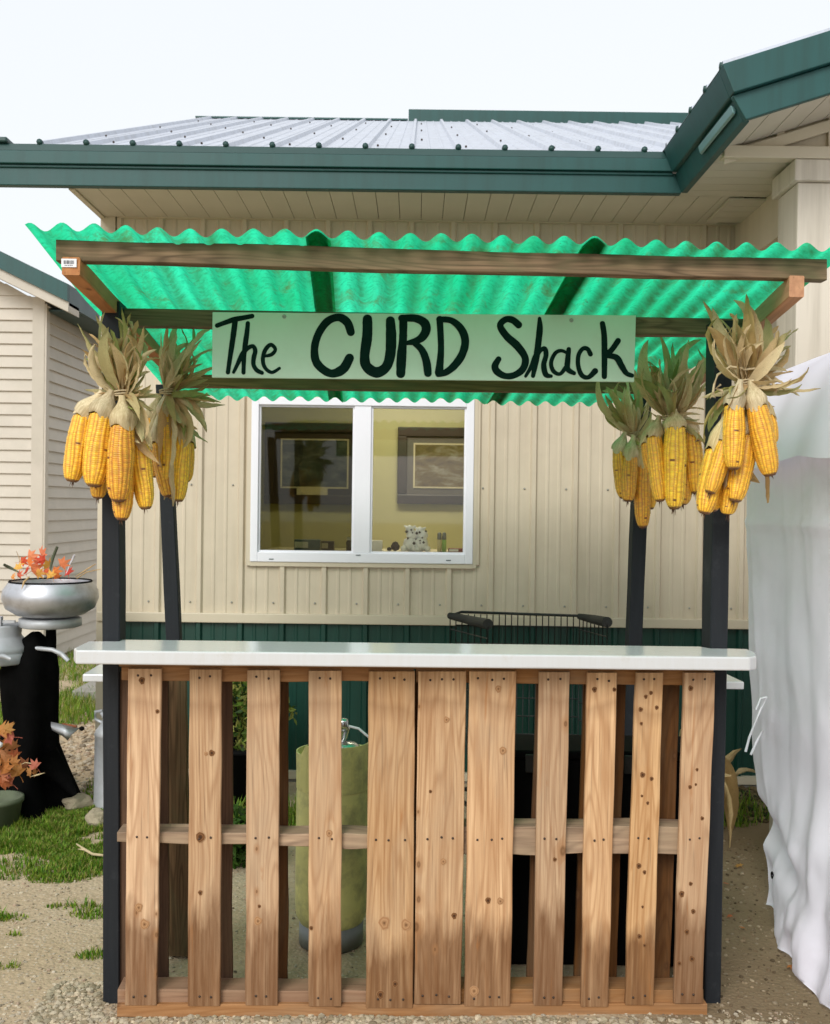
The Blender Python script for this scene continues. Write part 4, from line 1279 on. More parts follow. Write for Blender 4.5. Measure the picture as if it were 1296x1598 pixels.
def bunch(label, tie, cobs, fan, seed, extra=(), bow=False, scale_leaf=1.0):
    """tie: (px, py, Y). cobs: (x_top, y_top, x_tip, y_tip, width_px, dY). fan: list of (x, y, dY, width factor) leaf tips"""
    r = random.Random(seed)
    T = P(*tie)
    t = thing('corn_bunch', T, label, 'corn', 'bunches of dried corn hanging from the stand posts')
    for i, (x0, y0, x1, y1, w, dY) in enumerate(cobs):
        a = P(x0, y0, tie[2] + dY); b = P(x1, y1, tie[2] + dY + r.uniform(-0.01, 0.01))
        L = (b - a).length
        wd = w / F * (tie[2] + dY)
        c = link('corn_cob', COBS[(i + seed) % 4], a, t)
        aim(c, a - b, (wd * 0.90, wd * 0.90, L), r.uniform(0, 6.28))
        # sleeve from the tie to the cob
        top = (a + (a - b).normalized() * 0.075).lerp(T, 0.42) + Vector((0, dY * 0.3, 0))
        sl = link('sleeve', SLEEVES[(i + seed) % 4], top, t)
        ln = (a - top).length + 0.012
        aim(sl, top - a, (wd * 1.02, wd * 1.02, ln), r.uniform(0, 6.28))
        sk = link('silk', SILKS[i % 3], b + (a - b).normalized() * 0.004, t)
        aim(sk, a - b, (wd * 0.45, wd * 0.45, r.uniform(0.012, 0.035)), r.uniform(0, 6.28))
    fan = list(fan) + [(x_ * 0.8 + tie[0] * 0.2 + r.uniform(-12, 12), y_ * 0.8 + tie[1] * 0.2 + r.uniform(-12, 12), d_ + r.uniform(-0.05, 0.03), 1) for x_, y_, d_, w_ in fan] + [(x_ * 0.62 + tie[0] * 0.38 + r.uniform(-14, 14), y_ * 0.62 + tie[1] * 0.38 + r.uniform(-10, 10), d_ + r.uniform(-0.06, 0.03), 1) for x_, y_, d_, w_ in fan[::2]]
    for i, tipd in enumerate(fan):
        x, y, dY, wf = tipd
        E = P(x, y, tie[2] + dY)
        B = T + Vector((r.uniform(-0.012, 0.012), r.uniform(-0.012, 0.012), r.uniform(-0.012, 0.006)))
        hm = HUSKS[r.randrange(16)]
        # chord from the base to the tip vertex of the unit leaf
        tipv = Vector(hm.vertices[len(hm.vertices) - 4].co)
        L = (E - B).length
        s = L / tipv.length
        q1 = tipv.rotation_difference(E - B)
        from mathutils import Quaternion
        q = Quaternion((E - B).normalized(), r.uniform(0, 6.28)) @ q1
        h = link('husk', hm, B, t)
        h.rotation_mode = 'QUATERNION'; h.rotation_quaternion = q
        ww = s * wf
        h.scale = (s, s, s)
    # twine: three turns round the neck
    m = MB()
    for k_ in range(3):
        rr = 0.024 + 0.002 * k_
        pts = [T + Vector((rr * math.cos(a * math.pi / 8), rr * math.sin(a * math.pi / 8), -0.004 + 0.005 * k_ + 0.003 * math.sin(a * math.pi / 8 + k_))) for a in range(17)]
        m.tube(pts, 0.0026, 6)
    if bow:
        for pts in bow:
            m.tube([P(px_, py_, tie[2] - 0.035) for px_, py_ in pts], 0.0036, 6)
            e = P(*pts[-1], tie[2] - 0.035)
            for q in range(5):
                m.tube([e, e + Vector((r.uniform(-0.012, 0.012), r.uniform(-0.01, 0.01), r.uniform(-0.022, -0.008)))], [0.0016, 0.0006], 4)
    build('twine', m, TWINE, t)
    return t

def fanpts(cx, cy_, specs, r):
    return [(cx + dx, cy_ + dy, dz, 1) for dx, dy, dz in specs]

def autofan(rnd, x0, x1, y0, y1, n, dz=0.12):
    out = []
    for i in range(n):
        u = (i + rnd.random()) / n
        out.append((x0 + (x1 - x0) * u, rnd.uniform(y0, y1), rnd.uniform(-dz, dz), 1))
    return out
rn = random.Random(21)
Yc = 2.98
bunch('large corn bunch on the front left post, its longest cob hanging in front', (192, 615, Yc),
      [(131, 648, 112, 752, 37, 0.0), (160, 645, 147, 760, 44, -0.02), (192, 662, 184, 783, 42, -0.05), (196, 705, 189, 812, 34, 0.0), (217, 686, 228, 795, 33, 0.02), (207, 668, 211, 745, 30, 0.05), (162, 700, 153, 778, 30, 0.06)],
      [(122, 505, 0.0, 1), (128, 545, -0.05, 1), (150, 492, 0.02, 1), (138, 520, -0.04, 1), (165, 485, -0.02, 1), (180, 495, 0.03, 1), (190, 480, -0.03, 1), (205, 488, 0.05, 1), (215, 500, 0.0, 1), (232, 520, 0.03, 1), (245, 545, -0.03, 1),
       (250, 560, 0.05, 1), (225, 510, -0.06, 1), (140, 560, 0.06, 1), (236, 600, -0.04, 1), (240, 640, 0.0, 1), (255, 620, 0.04, 1), (213, 540, -0.08, 1), (170, 510, -0.07, 1), (240, 700, -0.03, 1), (222, 690, -0.06, 1), (250, 725, 0.0, 1), (132, 608, 0.02, 1), (200, 500, 0.08, 1), (185, 498, 0.08, 1), (215, 640, -0.08, 1), (235, 580, 0.0, 1)], 3)
bunch('smaller corn bunch just right of the front left post, husks fanned towards the sign', (263, 612, 3.35),
      [(262, 642, 263, 758, 32, 0.0), (239, 652, 243, 700, 28, 0.05), (285, 683, 279, 783, 28, 0.02), (248, 690, 264, 776, 29, 0.0), (238, 690, 245, 745, 27, 0.03), (274, 695, 271, 780, 27, 0.05), (293, 690, 290, 752, 24, 0.07)],
      [(330, 512, 0.0, 1), (315, 530, -0.04, 1), (300, 505, 0.05, 1), (335, 545, 0.03, 1), (280, 498, 0.0, 1), (262, 500, -0.05, 1), (345, 628, -0.04, 1), (352, 632, 0.0, 1), (325, 690, 0.0, 1), (320, 655, -0.05, 1), (310, 560, 0.08, 1), (290, 540, -0.08, 1),
       (300, 580, -0.05, 1), (318, 590, 0.02, 1), (252, 520, 0.05, 1), (272, 530, 0.08, 1), (295, 690, -0.04, 1), (256, 780, 0.02, 1), (270, 790, -0.04, 1), (340, 570, 0.02, 1), (285, 700, -0.06, 1), (326, 600, 0.06, 1)], 8)
bunch('corn bunch on the front right post, tied with a pale rope bow', (1163, 598, Yc),
      [(1146, 632, 1145, 733, 34, -0.05), (1181, 632, 1203, 743, 37, -0.05), (1197, 648, 1206, 693, 26, 0.0), (1169, 678, 1146, 783, 36, 0.0), (1118, 702, 1098, 802, 36, 0.02), (1134, 690, 1108, 770, 30, -0.01), (1142, 755, 1136, 803, 29, 0.03), (1120, 730, 1112, 798, 28, 0.06)],
      [(1098, 470, 0.0, 1), (1112, 480, -0.03, 1), (1128, 500, 0.03, 1), (1145, 468, -0.02, 1), (1165, 458, -0.05, 1), (1150, 490, -0.08, 1), (1170, 505, 0.02, 1), (1105, 510, -0.06, 1), (1195, 495, 0.04, 1), (1215, 508, 0.0, 1), (1235, 515, -0.03, 1),
       (1247, 512, 0.02, 1), (1262, 573, -0.03, 1), (1281, 606, 0.0, 1), (1250, 590, -0.05, 1), (1248, 618, 0.0, 1), (1230, 540, 0.06, 1), (1188, 520, -0.07, 1), (1120, 575, 0.03, 1), (1095, 620, 0.04, 1), (1100, 690, 0.05, 1), (1198, 785, 0.05, 1), (1110, 655, 0.05, 1),
       (1205, 545, 0.04, 1), (1140, 520, 0.0, 1), (1210, 635, 0.0, 1), (1155, 515, -0.09, 1), (1176, 520, -0.04, 1), (1135, 640, -0.07, 1)], 14,
      bow=[[(1160, 575), (1140, 572), (1120, 585), (1115, 600), (1113, 612)], [(1160, 577), (1180, 575), (1200, 590), (1213, 606)], [(1125, 600), (1118, 606), (1128, 610)]])
bunch('corn bunch hanging between the rear right post and the bow-tied bunch', (1046, 652, 3.5),
      [(1054, 664, 1052, 795, 36, -0.03), (1021, 680, 1031, 783, 27, 0.0), (1077, 672, 1086, 770, 33, 0.02), (1068, 730, 1065, 788, 30, 0.04), (1044, 690, 1070, 780, 28, 0.06), (1010, 690, 1018, 740, 22, 0.05)],
      [(1012, 530, 0.0, 1), (1030, 522, -0.05, 1), (1050, 535, 0.04, 1), (1075, 530, 0.0, 1), (1100, 560, 0.0, 1), (1108, 590, -0.04, 1), (1090, 545, 0.06, 1), (1000, 560, 0.04, 1), (988, 590, -0.02, 1), (1005, 575, -0.07, 1), (1030, 560, -0.08, 1), (1060, 560, -0.06, 1),
       (1080, 575, -0.08, 1), (1100, 640, -0.03, 1), (1110, 660, 0.0, 1), (1085, 690, -0.06, 1), (1100, 700, 0.02, 1), (1106, 610, 0.04, 1), (992, 620, 0.02, 1), (1020, 610, -0.05, 1), (1045, 590, -0.1, 1), (1070, 545, 0.08, 1), (1095, 530, 0.03, 1), (985, 555, 0.05, 1)], 22)
bunch('lowest corn bunch on the rear right post, partly shaded with green husks', (990, 678, 3.92),
      [(967, 702, 973, 778, 25, -0.02), (984, 712, 980, 783, 25, -0.05), (1001, 722, 1003, 824, 26, -0.02), (1013, 715, 1014, 795, 24, 0.02), (995, 710, 992, 775, 22, 0.05)],
      [(945, 615, 0.0, 1), (955, 640, -0.04, 1), (935, 590, 0.0, 1), (965, 600, 0.04, 1), (980, 590, -0.04, 1), (1000, 600, 0.03, 1), (943, 645, 0.03, 1), (952, 655, -0.05, 1), (1015, 620, 0.0, 1), (975, 620, -0.08, 1), (1010, 640, -0.05, 1), (960, 570, 0.05, 1), (940, 610, 0.06, 1),
       (1018, 715, -0.05, 1), (985, 610, 0.08, 1), (995, 635, -0.07, 1), (970, 640, 0.02, 1), (1003, 700, -0.08, 1)], 30)

# ================================================================== THINGS BEHIND THE COUNTER
# gas cylinder
gx = P(520, 1500, 3.55)
GC = Vector((P(519, 1300, 3.58).x, 3.58, 0.0))
R_ = 0.127
gas = thing('gas_cylinder', GC, 'scuffed olive yellow gas cylinder behind the left pallet slats', 'gas cylinder')
m = MB(); m.lathe(GC, [(0.0, 0.05), (0.10, 0.055), (R_ - 0.004, 0.10), (R_, 0.15), (R_, 0.52), (R_ - 0.012, 0.585), (0.07, 0.63), (0.0, 0.64)], 32)
build('body', m, TANKM, gas)
m = MB(); m.lathe(GC, [(0.105, 0.005), (0.112, 0.0), (0.112, 0.075), (0.105, 0.075)], 28); build('foot_ring', m, TANKB, gas)
m = MB()
rows = []
for i in range(25):
    a = math.radians(200 + i * 300 / 24 - 60)
    top = 0.70 if 6 < i < 18 else 0.665
    rows.append([(GC.x + (R_ - 0.004) * math.cos(a), GC.y + (R_ - 0.004) * math.sin(a), 0.54), (GC.x + (R_ - 0.002) * math.cos(a), GC.y + (R_ - 0.006) * math.sin(a), top)])
m.grid(rows, 0, False); o = build('collar', m, TANKM, gas); s = o.modifiers.new('t', 'SOLIDIFY'); s.thickness = 0.004
m = MB(); m.tube([GC + Vector((0.015, 0, 0.63)), GC + Vector((0.03, -0.01, 0.70)), GC + Vector((0.045, -0.02, 0.75))], 0.014, 10)
m.lathe(GC + Vector((0.05, -0.03, 0.685)), [(0, -0.02), (0.045, -0.015), (0.048, 0.0), (0.03, 0.014), (0, 0.016)], 18)
m.lathe(GC + Vector((0.035, -0.02, 0.74)), [(0.0, 0), (0.02, 0), (0.02, 0.03), (0.013, 0.04), (0, 0.042)], 12)
build('valve', m, STEEL, gas)
m = MB(); m.tube([P(520, 1140, 3.56), P(540, 1132, 3.56), P(560, 1137, 3.56), P(578, 1152, 3.55), P(600, 1185, 3.55), P(610, 1230, 3.55)], 0.0045, 8); build('hose', m, VINYL, gas)

# black lidded bin and cart behind the right pallet
bz = P(850, 1166, 3.40).z
bb0, bb1 = P(737, 1300, 3.36).x, P(1100, 1300, 3.36).x
bin_ = thing('storage_bin', Vector(((bb0 + bb1) / 2, 3.55, 0)), 'large black plastic storage bin behind the right pallet', 'storage bin')
m = MB(); m.hexa([(bb0 + 0.03, 3.40, 0.0), (bb1 - 0.03, 3.40, 0.0), (bb1 - 0.03, 3.56, 0.0), (bb0 + 0.03, 3.56, 0.0), (bb0, 3.36, bz - 0.03), (bb1, 3.36, bz - 0.03), (bb1, 3.58, bz - 0.03), (bb0, 3.58, bz - 0.03)])
bevel(build('tub', m, BLACK, bin_), 0.015, 3)
m = MB(); m.box((bb0 - 0.01, 3.35, bz - 0.029), (bb1 + 0.01, 3.60, bz)); bevel(build('lid', m, BLACK, bin_), 0.008, 2)
for xx in (bb0 + 0.22, bb1 - 0.22):
    m = MB(); m.box((xx - 0.05, 3.336, bz - 0.07), (xx + 0.05, 3.349, bz - 0.01)); bevel(build('latch', m, FOAM, bin_), 0.004)

cart = thing('shopping_cart', Vector((P(825, 1000, 4.9).x, 4.9, 0)), 'black wire shopping cart against the green wall with thick padded grips', 'shopping cart')
A = P(703, 961, 5.05); B = P(762, 974, 4.55); C = P(905, 962, 5.05); D = P(948, 971, 4.55); E = P(728, 958, 5.15)
zt_ = (A.z + C.z) / 2
bk0, bk1 = P(712, 958, 5.05), P(905, 961, 5.05)
m = MB()
# rim
m.tube([B, A + Vector((0.01, 0, 0.004)), bk0 + Vector((0.03, 0.04, 0.006)), bk1, D], 0.007, 8)
build('rim', m, BLACKW, cart)
m = MB(); m.tube([A, A.lerp(B, 0.5), B], [0.017, 0.021, 0.024], 12); build('grip', m, FOAM, cart)
m = MB(); m.tube([C, C.lerp(D, 0.5), D], [0.015, 0.021, 0.024], 12); build('grip', m, FOAM, cart)
m = MB()
def wirepanel(p, q, depth, n_, nh, r1=0.0028):
    p, q = Vector(p), Vector(q)
    for i in range(n_ + 1):
        t_ = i / n_; a_ = p.lerp(q, t_); m.tube([a_, a_ - Vector((0, 0, depth))], r1, 5)
    for j in range(nh):
        hz = 0.055 + j * depth / nh
        m.tube([p - Vector((0, 0, hz)), q - Vector((0, 0, hz))], r1 * 1.15, 5)
wirepanel(bk0, bk1, 0.62, 20, 7)
build('back_grille', m, BLACKW, cart)
m = MB(); wirepanel(B - Vector((0, 0, 0.01)), A - Vector((0, 0, 0.01)), 0.62, 6, 7); build('side_grille', m, BLACKW, cart)
m = MB(); wirepanel(D - Vector((0, 0, 0.01)), C - Vector((0, 0, 0.01)), 0.62, 7, 7); build('side_grille', m, BLACKW, cart)
m = MB(); lo = 0.28
for (u, w_) in ((B, A), (D, C)):
    for q in (u, w_):
        m.tube([Vector((q.x, q.y, q.z - 0.6)), Vector((q.x, q.y, 0.13))], 0.011, 8)
m.tube([Vector((B.x, B.y, 0.13)), Vector((A.x, A.y, 0.13)), Vector((C.x, C.y, 0.13)), Vector((D.x, D.y, 0.13)), Vector((B.x, B.y, 0.13))], 0.011, 8)
build('chassis', m, BLACKW, cart)
for q in (A, B, C, D):
    m = MB(); m.lathe((0, 0, 0), [(0.0, -0.016), (0.055, -0.014), (0.062, 0.0), (0.055, 0.014), (0.0, 0.016)], 18)
    w_ = link('wheel', m.mesh('wheel', FOAM, Matrix.Rotation(math.pi / 2, 4, 'Y')), (q.x, q.y, 0.062), cart)

# small yellow-green bush seen through the left gaps
def leaf_cloud(name, centre, rad, n_, size, cols, seed, squash=1.0):
    r = random.Random(seed)
    v, f, col = [], [], []
    for i in range(n_):
        d = Vector((r.gauss(0, 1), r.gauss(0, 1), r.gauss(0, 1))).normalized() * (r.random() ** 0.45)
        lump = 1 + 0.35 * noise.noise(d * 2.2 + Vector((seed, 0, 0)))
        c_ = Vector(centre) + Vector((d.x * rad[0], d.y * rad[1], d.z * rad[2])) * lump
        a = Vector((r.uniform(-1, 1), r.uniform(-1, 1), r.uniform(-0.3, 1))).normalized()
        b = a.orthogonal().normalized(); b = Matrix.Rotation(r.uniform(0, 6.28), 3, a) @ b
        s = size * r.uniform(0.6, 1.4); k = len(v)
        u = a.cross(b)
        v += [c_ - b * s, c_ + u * s * 0.42 - b * s * .1 + a * s * 0.1, c_ + b * s, c_ - u * s * 0.42 - b * s * .1 + a * s * 0.1]
        f.append((k, k + 1, k + 2, k + 3))
        cc = Vector(r.choice(cols)) * r.uniform(0.7, 1.25)
        col += [(*cc, 1)] * 4
    me = bpy.data.meshes.new(name)
    me.from_pydata([tuple(q) for q in v], [], f)
    me.materials.append(LEAFM)
    ca = me.color_attributes.new('col', 'FLOAT_COLOR', 'POINT'); ca.data.foreach_set('color', [q for c in col for q in c])
    me.update()
    return me
GREENS = [(0.10, 0.17, 0.02), (0.22, 0.27, 0.05), (0.05, 0.10, 0.02), (0.30, 0.30, 0.07)]
bc = P(378, 1150, 5.1); bc = Vector((bc.x, 5.15, 0.0))
bush = thing('potted_shrub', bc, 'yellow-green leafy shrub in a black pot seen through the left pallet gaps', 'shrub')
me = leaf_cloud('foliage', (0, 0, 0.50), (0.22, 0.20, 0.22), 1500, 0.022, GREENS, 5)
link('foliage', me, bc, bush)
m = MB(); m.lathe(bc, [(0.0, 0.0), (0.13, 0.0), (0.17, 0.30), (0.18, 0.30), (0.17, 0.32), (0.15, 0.31), (0, 0.29)], 20); build('pot', m, BLACK, bush)
m = MB()
for q in range(7):
    a = q * 0.9; m.tube([bc + Vector((0, 0, 0.28)), bc + Vector((0.05 * math.cos(a), 0.05 * math.sin(a), 0.42)), bc + Vector((0.14 * math.cos(a), 0.14 * math.sin(a), 0.58))], [0.008, 0.006, 0.003], 6)
build('stem', m, EARTHD, bush)
bc2 = Vector((P(380, 1290, 4.35).x, 4.35, 0))
b2_ = thing('weed_clump', bc2, 'low dark green weed clump on the sand behind the left pallet', 'plant')
link('foliage', leaf_cloud('foliage', (0, 0, 0.10), (0.17, 0.15, 0.12), 700, 0.028, [(0.04, 0.11, 0.01), (0.07, 0.15, 0.02), (0.03, 0.07, 0.01)], 9), bc2, b2_)

# ================================================================== ITEMS IN THE WINDOW
SZ = zb0 + 0.0
m = MB(); m.box((xb + 0.0, YW + 0.125, zb1 - 0.035), (xc + 0.05, YW + 0.62, zb1)); build('window_shelf', m, TRIM, bld)
sy = YW + 0.25
szt = zb1 + 0.0002
def sp(px, d=0.25): return P(px, 850, YW + d).x
# framed pictures on the back wall
def picture(x0, y0, x1, y1, pm, label, mat_in, plate=None):
    Yp = ry1 - 0.03
    a = P(x0, y1, Yp); b = P(x1, y0, Yp)
    t = thing('framed_picture', Vector(((a.x + b.x) / 2, Yp, a.z)), label, 'picture', 'framed pictures on the yellow room wall')
    m = MB(); w = 0.07
    m.box((a.x, Yp - 0.02, a.z), (b.x, Yp + 0.028, a.z + w)); m.box((a.x, Yp - 0.02, b.z - w), (b.x, Yp + 0.028, b.z))
    m.box((a.x, Yp - 0.02, a.z + w), (a.x + w, Yp + 0.028, b.z - w)); m.box((b.x - w, Yp - 0.02, a.z + w), (b.x, Yp + 0.028, b.z - w))
    bevel(build('frame', m, DFRAME, t), 0.006)
    m = MB(); m.box((a.x + w, Yp, a.z + w), (b.x - w, Yp + 0.02, b.z - w)); build('mat_board', m, mat_in, t)
    k_ = 0.06
    m = MB(); m.box((a.x + w + k_, Yp - 0.006, a.z + w + k_), (b.x - w - k_, Yp - 0.001, b.z - w - k_)); build('print', m, pm, t)
    m = MB(); e = 0.012
    X0, X1, Z0, Z1_ = a.x + w + k_ - e, b.x - w - k_ + e, a.z + w + k_ - e, b.z - w - k_ + e
    m.box((X0, Yp - 0.008, Z0), (X1, Yp - 0.0012, Z0 + e)); m.box((X0, Yp - 0.008, Z1_ - e), (X1, Yp - 0.0012, Z1_))
    m.box((X0, Yp - 0.008, Z0 + e), (X0 + e, Yp - 0.0012, Z1_ - e)); m.box((X1 - e, Yp - 0.008, Z0 + e), (X1, Yp - 0.0012, Z1_ - e))
    build('inner_rim', m, TRIM, t)
    if plate:
        pa, pb = P(plate[0], plate[3], Yp), P(plate[2], plate[1], Yp)
        m = MB(); m.box((pa.x, Yp - 0.022, pa.z), (pb.x, Yp - 0.0085, pb.z)); build('title_plate', m, TRIM, t)
picture(413, 661, 570, 786, PIC1, 'dark wide framed picture with a pale title plate behind the left pane', DFRAME, (464, 760, 512, 772))
picture(620, 668, 760, 786, PIC2, 'brown framed landscape with a pale inner rim behind the right pane', m_plain('grey_mat_board', (0.12, 0.10, 0.09), 0.6))
# spotted figurines
def figurine(px, h, label, seed):
    t = thing('cow_figurine', Vector((sp(px), sy, szt)), label, 'figurine', 'spotted figurines on the window shelf')
    c_ = Vector((sp(px), sy, szt))
    r = random.Random(seed)
    m = MB()
    for dx, dz, s in ((0, 0.035, 0.036), (0.006, 0.075, 0.028), (-0.005, h - 0.022, 0.020)):
        m.lathe(c_ + Vector((dx, 0, dz)), [(0.0, -s), (s * 0.6, -s * 0.8), (s, -s * 0.1), (s * 0.8, s * 0.6), (0.0, s)], 12)
    for dx in (-0.03, 0.03): m.lathe(c_ + Vector((dx, -0.02, 0.016)), [(0, -0.016), (0.014, -0.012), (0.015, 0.006), (0, 0.014)], 8)
    build('body', m, VINYL, t)
    m = MB()
    for dx in (-0.022, 0.016): m.tube([c_ + Vector((dx * 0.6, 0, h - 0.016)), c_ + Vector((dx * 1.4, 0, h - 0.006))], [0.008, 0.003], 6)
    build('ear', m, VINYL, t)
    m = MB()
    for q in range(9):
        a = r.uniform(-2.6, -0.5); zz_ = r.uniform(0.02, h - 0.02); rr = 0.034 if zz_ < 0.05 else 0.026
        p_ = c_ + Vector((rr * math.cos(a), rr * math.sin(a), zz_)); s = r.uniform(0.004, 0.009)
        m.lathe(p_, [(0, -s), (s, 0), (0, s)], 7)
    build('spot', m, INK, t)
    t.scale = (1.25, 1.25, 1.25)
figurine(641, 0.125, 'left figurine of the white black-spotted pair on the window shelf', 1)
figurine(657, 0.118, 'right figurine of the white black-spotted pair on the window shelf', 2)
for (px, lb, colr) in ((686, 'left small bottle with grey cap and cream label on the window shelf', (0.55, 0.48, 0.28)), (693.5, 'right small bottle with grey cap and lime label on the window shelf', (0.30, 0.50, 0.14))):
    c_ = Vector((sp(px), sy, szt))
    t = thing('bottle', c_, lb, 'bottle', 'small bottles on the window shelf')
    m = MB(); m.lathe(c_, [(0, 0), (0.0125, 0), (0.013, 0.065), (0.009, 0.08), (0, 0.081)], 14); build('body', m, m_plain('bottle_label', colr, 0.4), t)
    m = MB(); m.lathe(c_, [(0.0100, 0.0705), (0.0135, 0.071), (0.0115, 0.105), (0.006, 0.112), (0.0, 0.113)], 14); build('cap', m, m_plain('grey_cap', (0.16, 0.17, 0.17), 0.4), t)
def sillbox(px0, px1, h, mat, label, name, cat, d=0.25, extra=None):
    a, b = sp(px0, d), sp(px1, d)
    c_ = Vector(((a + b) / 2, YW + d, szt))
    t = thing(name, c_, label, cat)
    m = MB(); m.box((a, YW + d - 0.03, szt), (b, YW + d + 0.03, szt + h)); bevel(build('carton', m, mat, t), 0.003)
    m = MB(); m.box((a + 0.004, YW + d - 0.0325, szt + h * 0.25), (a + (b - a) * 0.55, YW + d - 0.0301, szt + h * 0.8)); build('label_panel', m, extra or STICK, t)
sillbox(576, 597, 0.062, STICK, 'plain white box at the left end of the right pane', 'box', 'box', extra=VINYL)
sillbox(460, 500, 0.062, m_plain('blue_grey_box', (0.10, 0.16, 0.22), 0.5), 'blue and white box on the shelf behind the left pane', 'box', 'box')
sillbox(502, 522, 0.055, DFRAME, 'small dark brown box right of the blue box', 'box', 'box', extra=TRIM)
sillbox(700, 728, 0.022, m_plain('dark_red_box', (0.18, 0.03, 0.025), 0.5), 'low dark red box at the right end of the shelf', 'box', 'box')
c_ = Vector((sp(549), sy, szt)); t = thing('jar', c_, 'jar with a pale lid beside the centre window bar', 'jar')
m = MB(); m.lathe(c_, [(0, 0), (0.03, 0), (0.032, 0.05), (0.026, 0.06), (0, 0.06)], 16); build('body', m, m_plain('brown_glass', (0.10, 0.08, 0.05), 0.2), t)
m = MB(); m.lathe(c_, [(0, 0.061), (0.028, 0.061), (0.028, 0.078), (0, 0.08)], 16); build('lid', m, STICK, t)
c_ = Vector((sp(614), sy, szt)); t = thing('toy', c_, 'small dark rounded animal ornament beside the spotted figurines', 'ornament')
m = MB(); m.lathe(c_ + Vector((0.012, 0, 0.026)), [(0, -0.026), (0.022, -0.015), (0.026, 0.005), (0.014, 0.026), (0, 0.032)], 12); build('body', m, BLACK, t)
m = MB(); m.lathe(c_ + Vector((-0.022, -0.005, 0.012)), [(0, -0.012), (0.014, -0.006), (0.012, 0.008), (0, 0.014)], 10); build('head', m, BLACK, t)

# ================================================================== LEFT YARD
YT = 5.12
S_ = Vector((P(46, 1270, YT).x, YT, 0))
stump = thing('tree_stump', S_, 'tall black charred tree stump with flared roots at the left edge', 'tree stump')
rows = []
outline = [(1272, 0.235, 2), (1240, 0.215, -6), (1200, 0.165, -4), (1160, 0.135, -2), (1120, 0.122, 2), (1080, 0.130, 0), (1045, 0.135, 0), (1022, 0.115, 4), (1000, 0.07, 8), (986, 0.02, 10)]
for (py_, r_, dx) in outline:
    c_ = P(46 + dx, py_, YT)
    row = []
    for i in range(30):
        a = 2 * math.pi * i / 30
        fl_ = 1 + 0.10 * math.sin(5 * a + 1) * (1 + 1.5 * (py_ > 1180)) + 0.06 * noise.noise(Vector((math.cos(a) * 2, math.sin(a) * 2, py_ * 0.02)))
        row.append((c_.x + r_ * fl_ * math.cos(a), YT + r_ * fl_ * math.sin(a), max(c_.z, 0.0) - (0.02 if py_ == 1272 else 0)))
    rows.append(row)
m = MB(); m.grid(rows, close=True); build('trunk', m, STUMPM, stump)
m = MB(); m.tube([P(66, 1060, YT), P(76, 1030, YT), P(80, 1000, YT), P(80, 976, YT)], [0.05, 0.036, 0.026, 0.024], 10); build('limb', m, STUMPM, stump)
m = MB(); m.tube([P(70, 1180, YT - 0.1), P(95, 1210, YT - 0.1), P(118, 1240, YT - 0.12)], [0.07, 0.045, 0.012], 10); build('root', m, STUMPM, stump)
# silver bowl planter
bq = P(79, 978, YT)
bowl = thing('bowl_planter', bq, 'dented silver bowl planter on the stump limb full of autumn leaves', 'planter')
m = MB()
m.lathe(bq, [(0.0, 0.048), (0.10, 0.048), (0.16, 0.062), (0.212, 0.095), (0.232, 0.145), (0.226, 0.185), (0.200, 0.222), (0.196, 0.228), (0.190, 0.222), (0.205, 0.18), (0.15, 0.09), (0, 0.08)], 40)
build('bowl', m, SILVER, bowl)
m = MB(); m.lathe(bq, [(0.0, 0.002), (0.135, 0.0), (0.150, 0.006), (0.150, 0.044), (0.135, 0.047), (0, 0.047)], 36); build('base_ring', m, GALV, bowl)
m = MB(); m.lathe(bq, [(0.1965, 0.221), (0.200, 0.226), (0.197, 0.232), (0.190, 0.228)], 40); build('rim', m, BLACK, bowl)

def maple_mesh(seed):
    r = random.Random(seed)
    pts = []
    lob = [(90, 1.0), (62, 0.42), (45, 0.85), (15, 0.45), (-8, 0.72), (-40, 0.35), (-80, 0.30)]
    ang = lob + [(180 - a, l) for a, l in reversed(lob)]
    pts = [(math.cos(math.radians(a)) * l * r.uniform(0.88, 1.1), math.sin(math.radians(a)) * l) for a, l in ang]
    m = MB()
    m.v = [Vector((0, 0, 0.04))] + [Vector((x_, y_, -0.22 * (x_ * x_ + y_ * y_) + r.uniform(-0.07, 0.07))) for x_, y_ in pts]
    k_ = len(pts)
    for i in range(k_): m.face([0, 1 + (i + 1) % k_, 1 + i])
    m.tube([(0, -0.25, 0.0), (0.03, -0.6, -0.05), (0.0, -0.95, -0.12)], 0.02, 4)
    return m
maples = [maple_mesh(s) for s in range(4)]
MB_BR = [q.mesh('leaf', LF_BRIGHT) for q in maples]
MB_RU = [q.mesh('leaf', LF_RUST) for q in maples]
def leafset(parent, pts, meshes, Y, seed):
    r = random.Random(seed)
    for (x_, y_, s) in pts:
        p_ = P(x_, y_, Y + r.uniform(-0.09, 0.05))
        o = link('leaf', meshes[r.randrange(4)], p_, parent, (math.radians(90) + r.uniform(-0.7, 0.7), r.uniform(-1.6, 1.6), r.uniform(-0.7, 0.7)))
        s = s / F * Y * 0.95; o.scale = (s, s, s)
leafset(bowl, [(48, 868, 17), (66, 864, 17), (28, 885, 15), (40, 892, 16), (54, 888, 20), (60, 895, 14), (76, 882, 16), (86, 892, 14), (72, 893, 14), (98, 880, 16), (107, 893, 15), (30, 898, 13), (90, 900, 12), (20, 901, 10), (45, 878, 14), (80, 898, 13), (56, 876, 13), (67, 874, 14), (36, 876, 13)], MB_BR, YT, 5)
m = MB()
m.tube([P(30, 893, YT), P(16, 886, YT - 0.02), P(6, 881, YT - 0.04)], [0.003, 0.008, 0.007], 7); build('seed_spike', m, TERRA, bowl)
m = MB(); m.tube([P(78, 895, YT), P(82, 872, YT), P(90, 853, YT)], [0.003, 0.009, 0.007], 7)
build('seed_spike', m, TERRA, bowl)
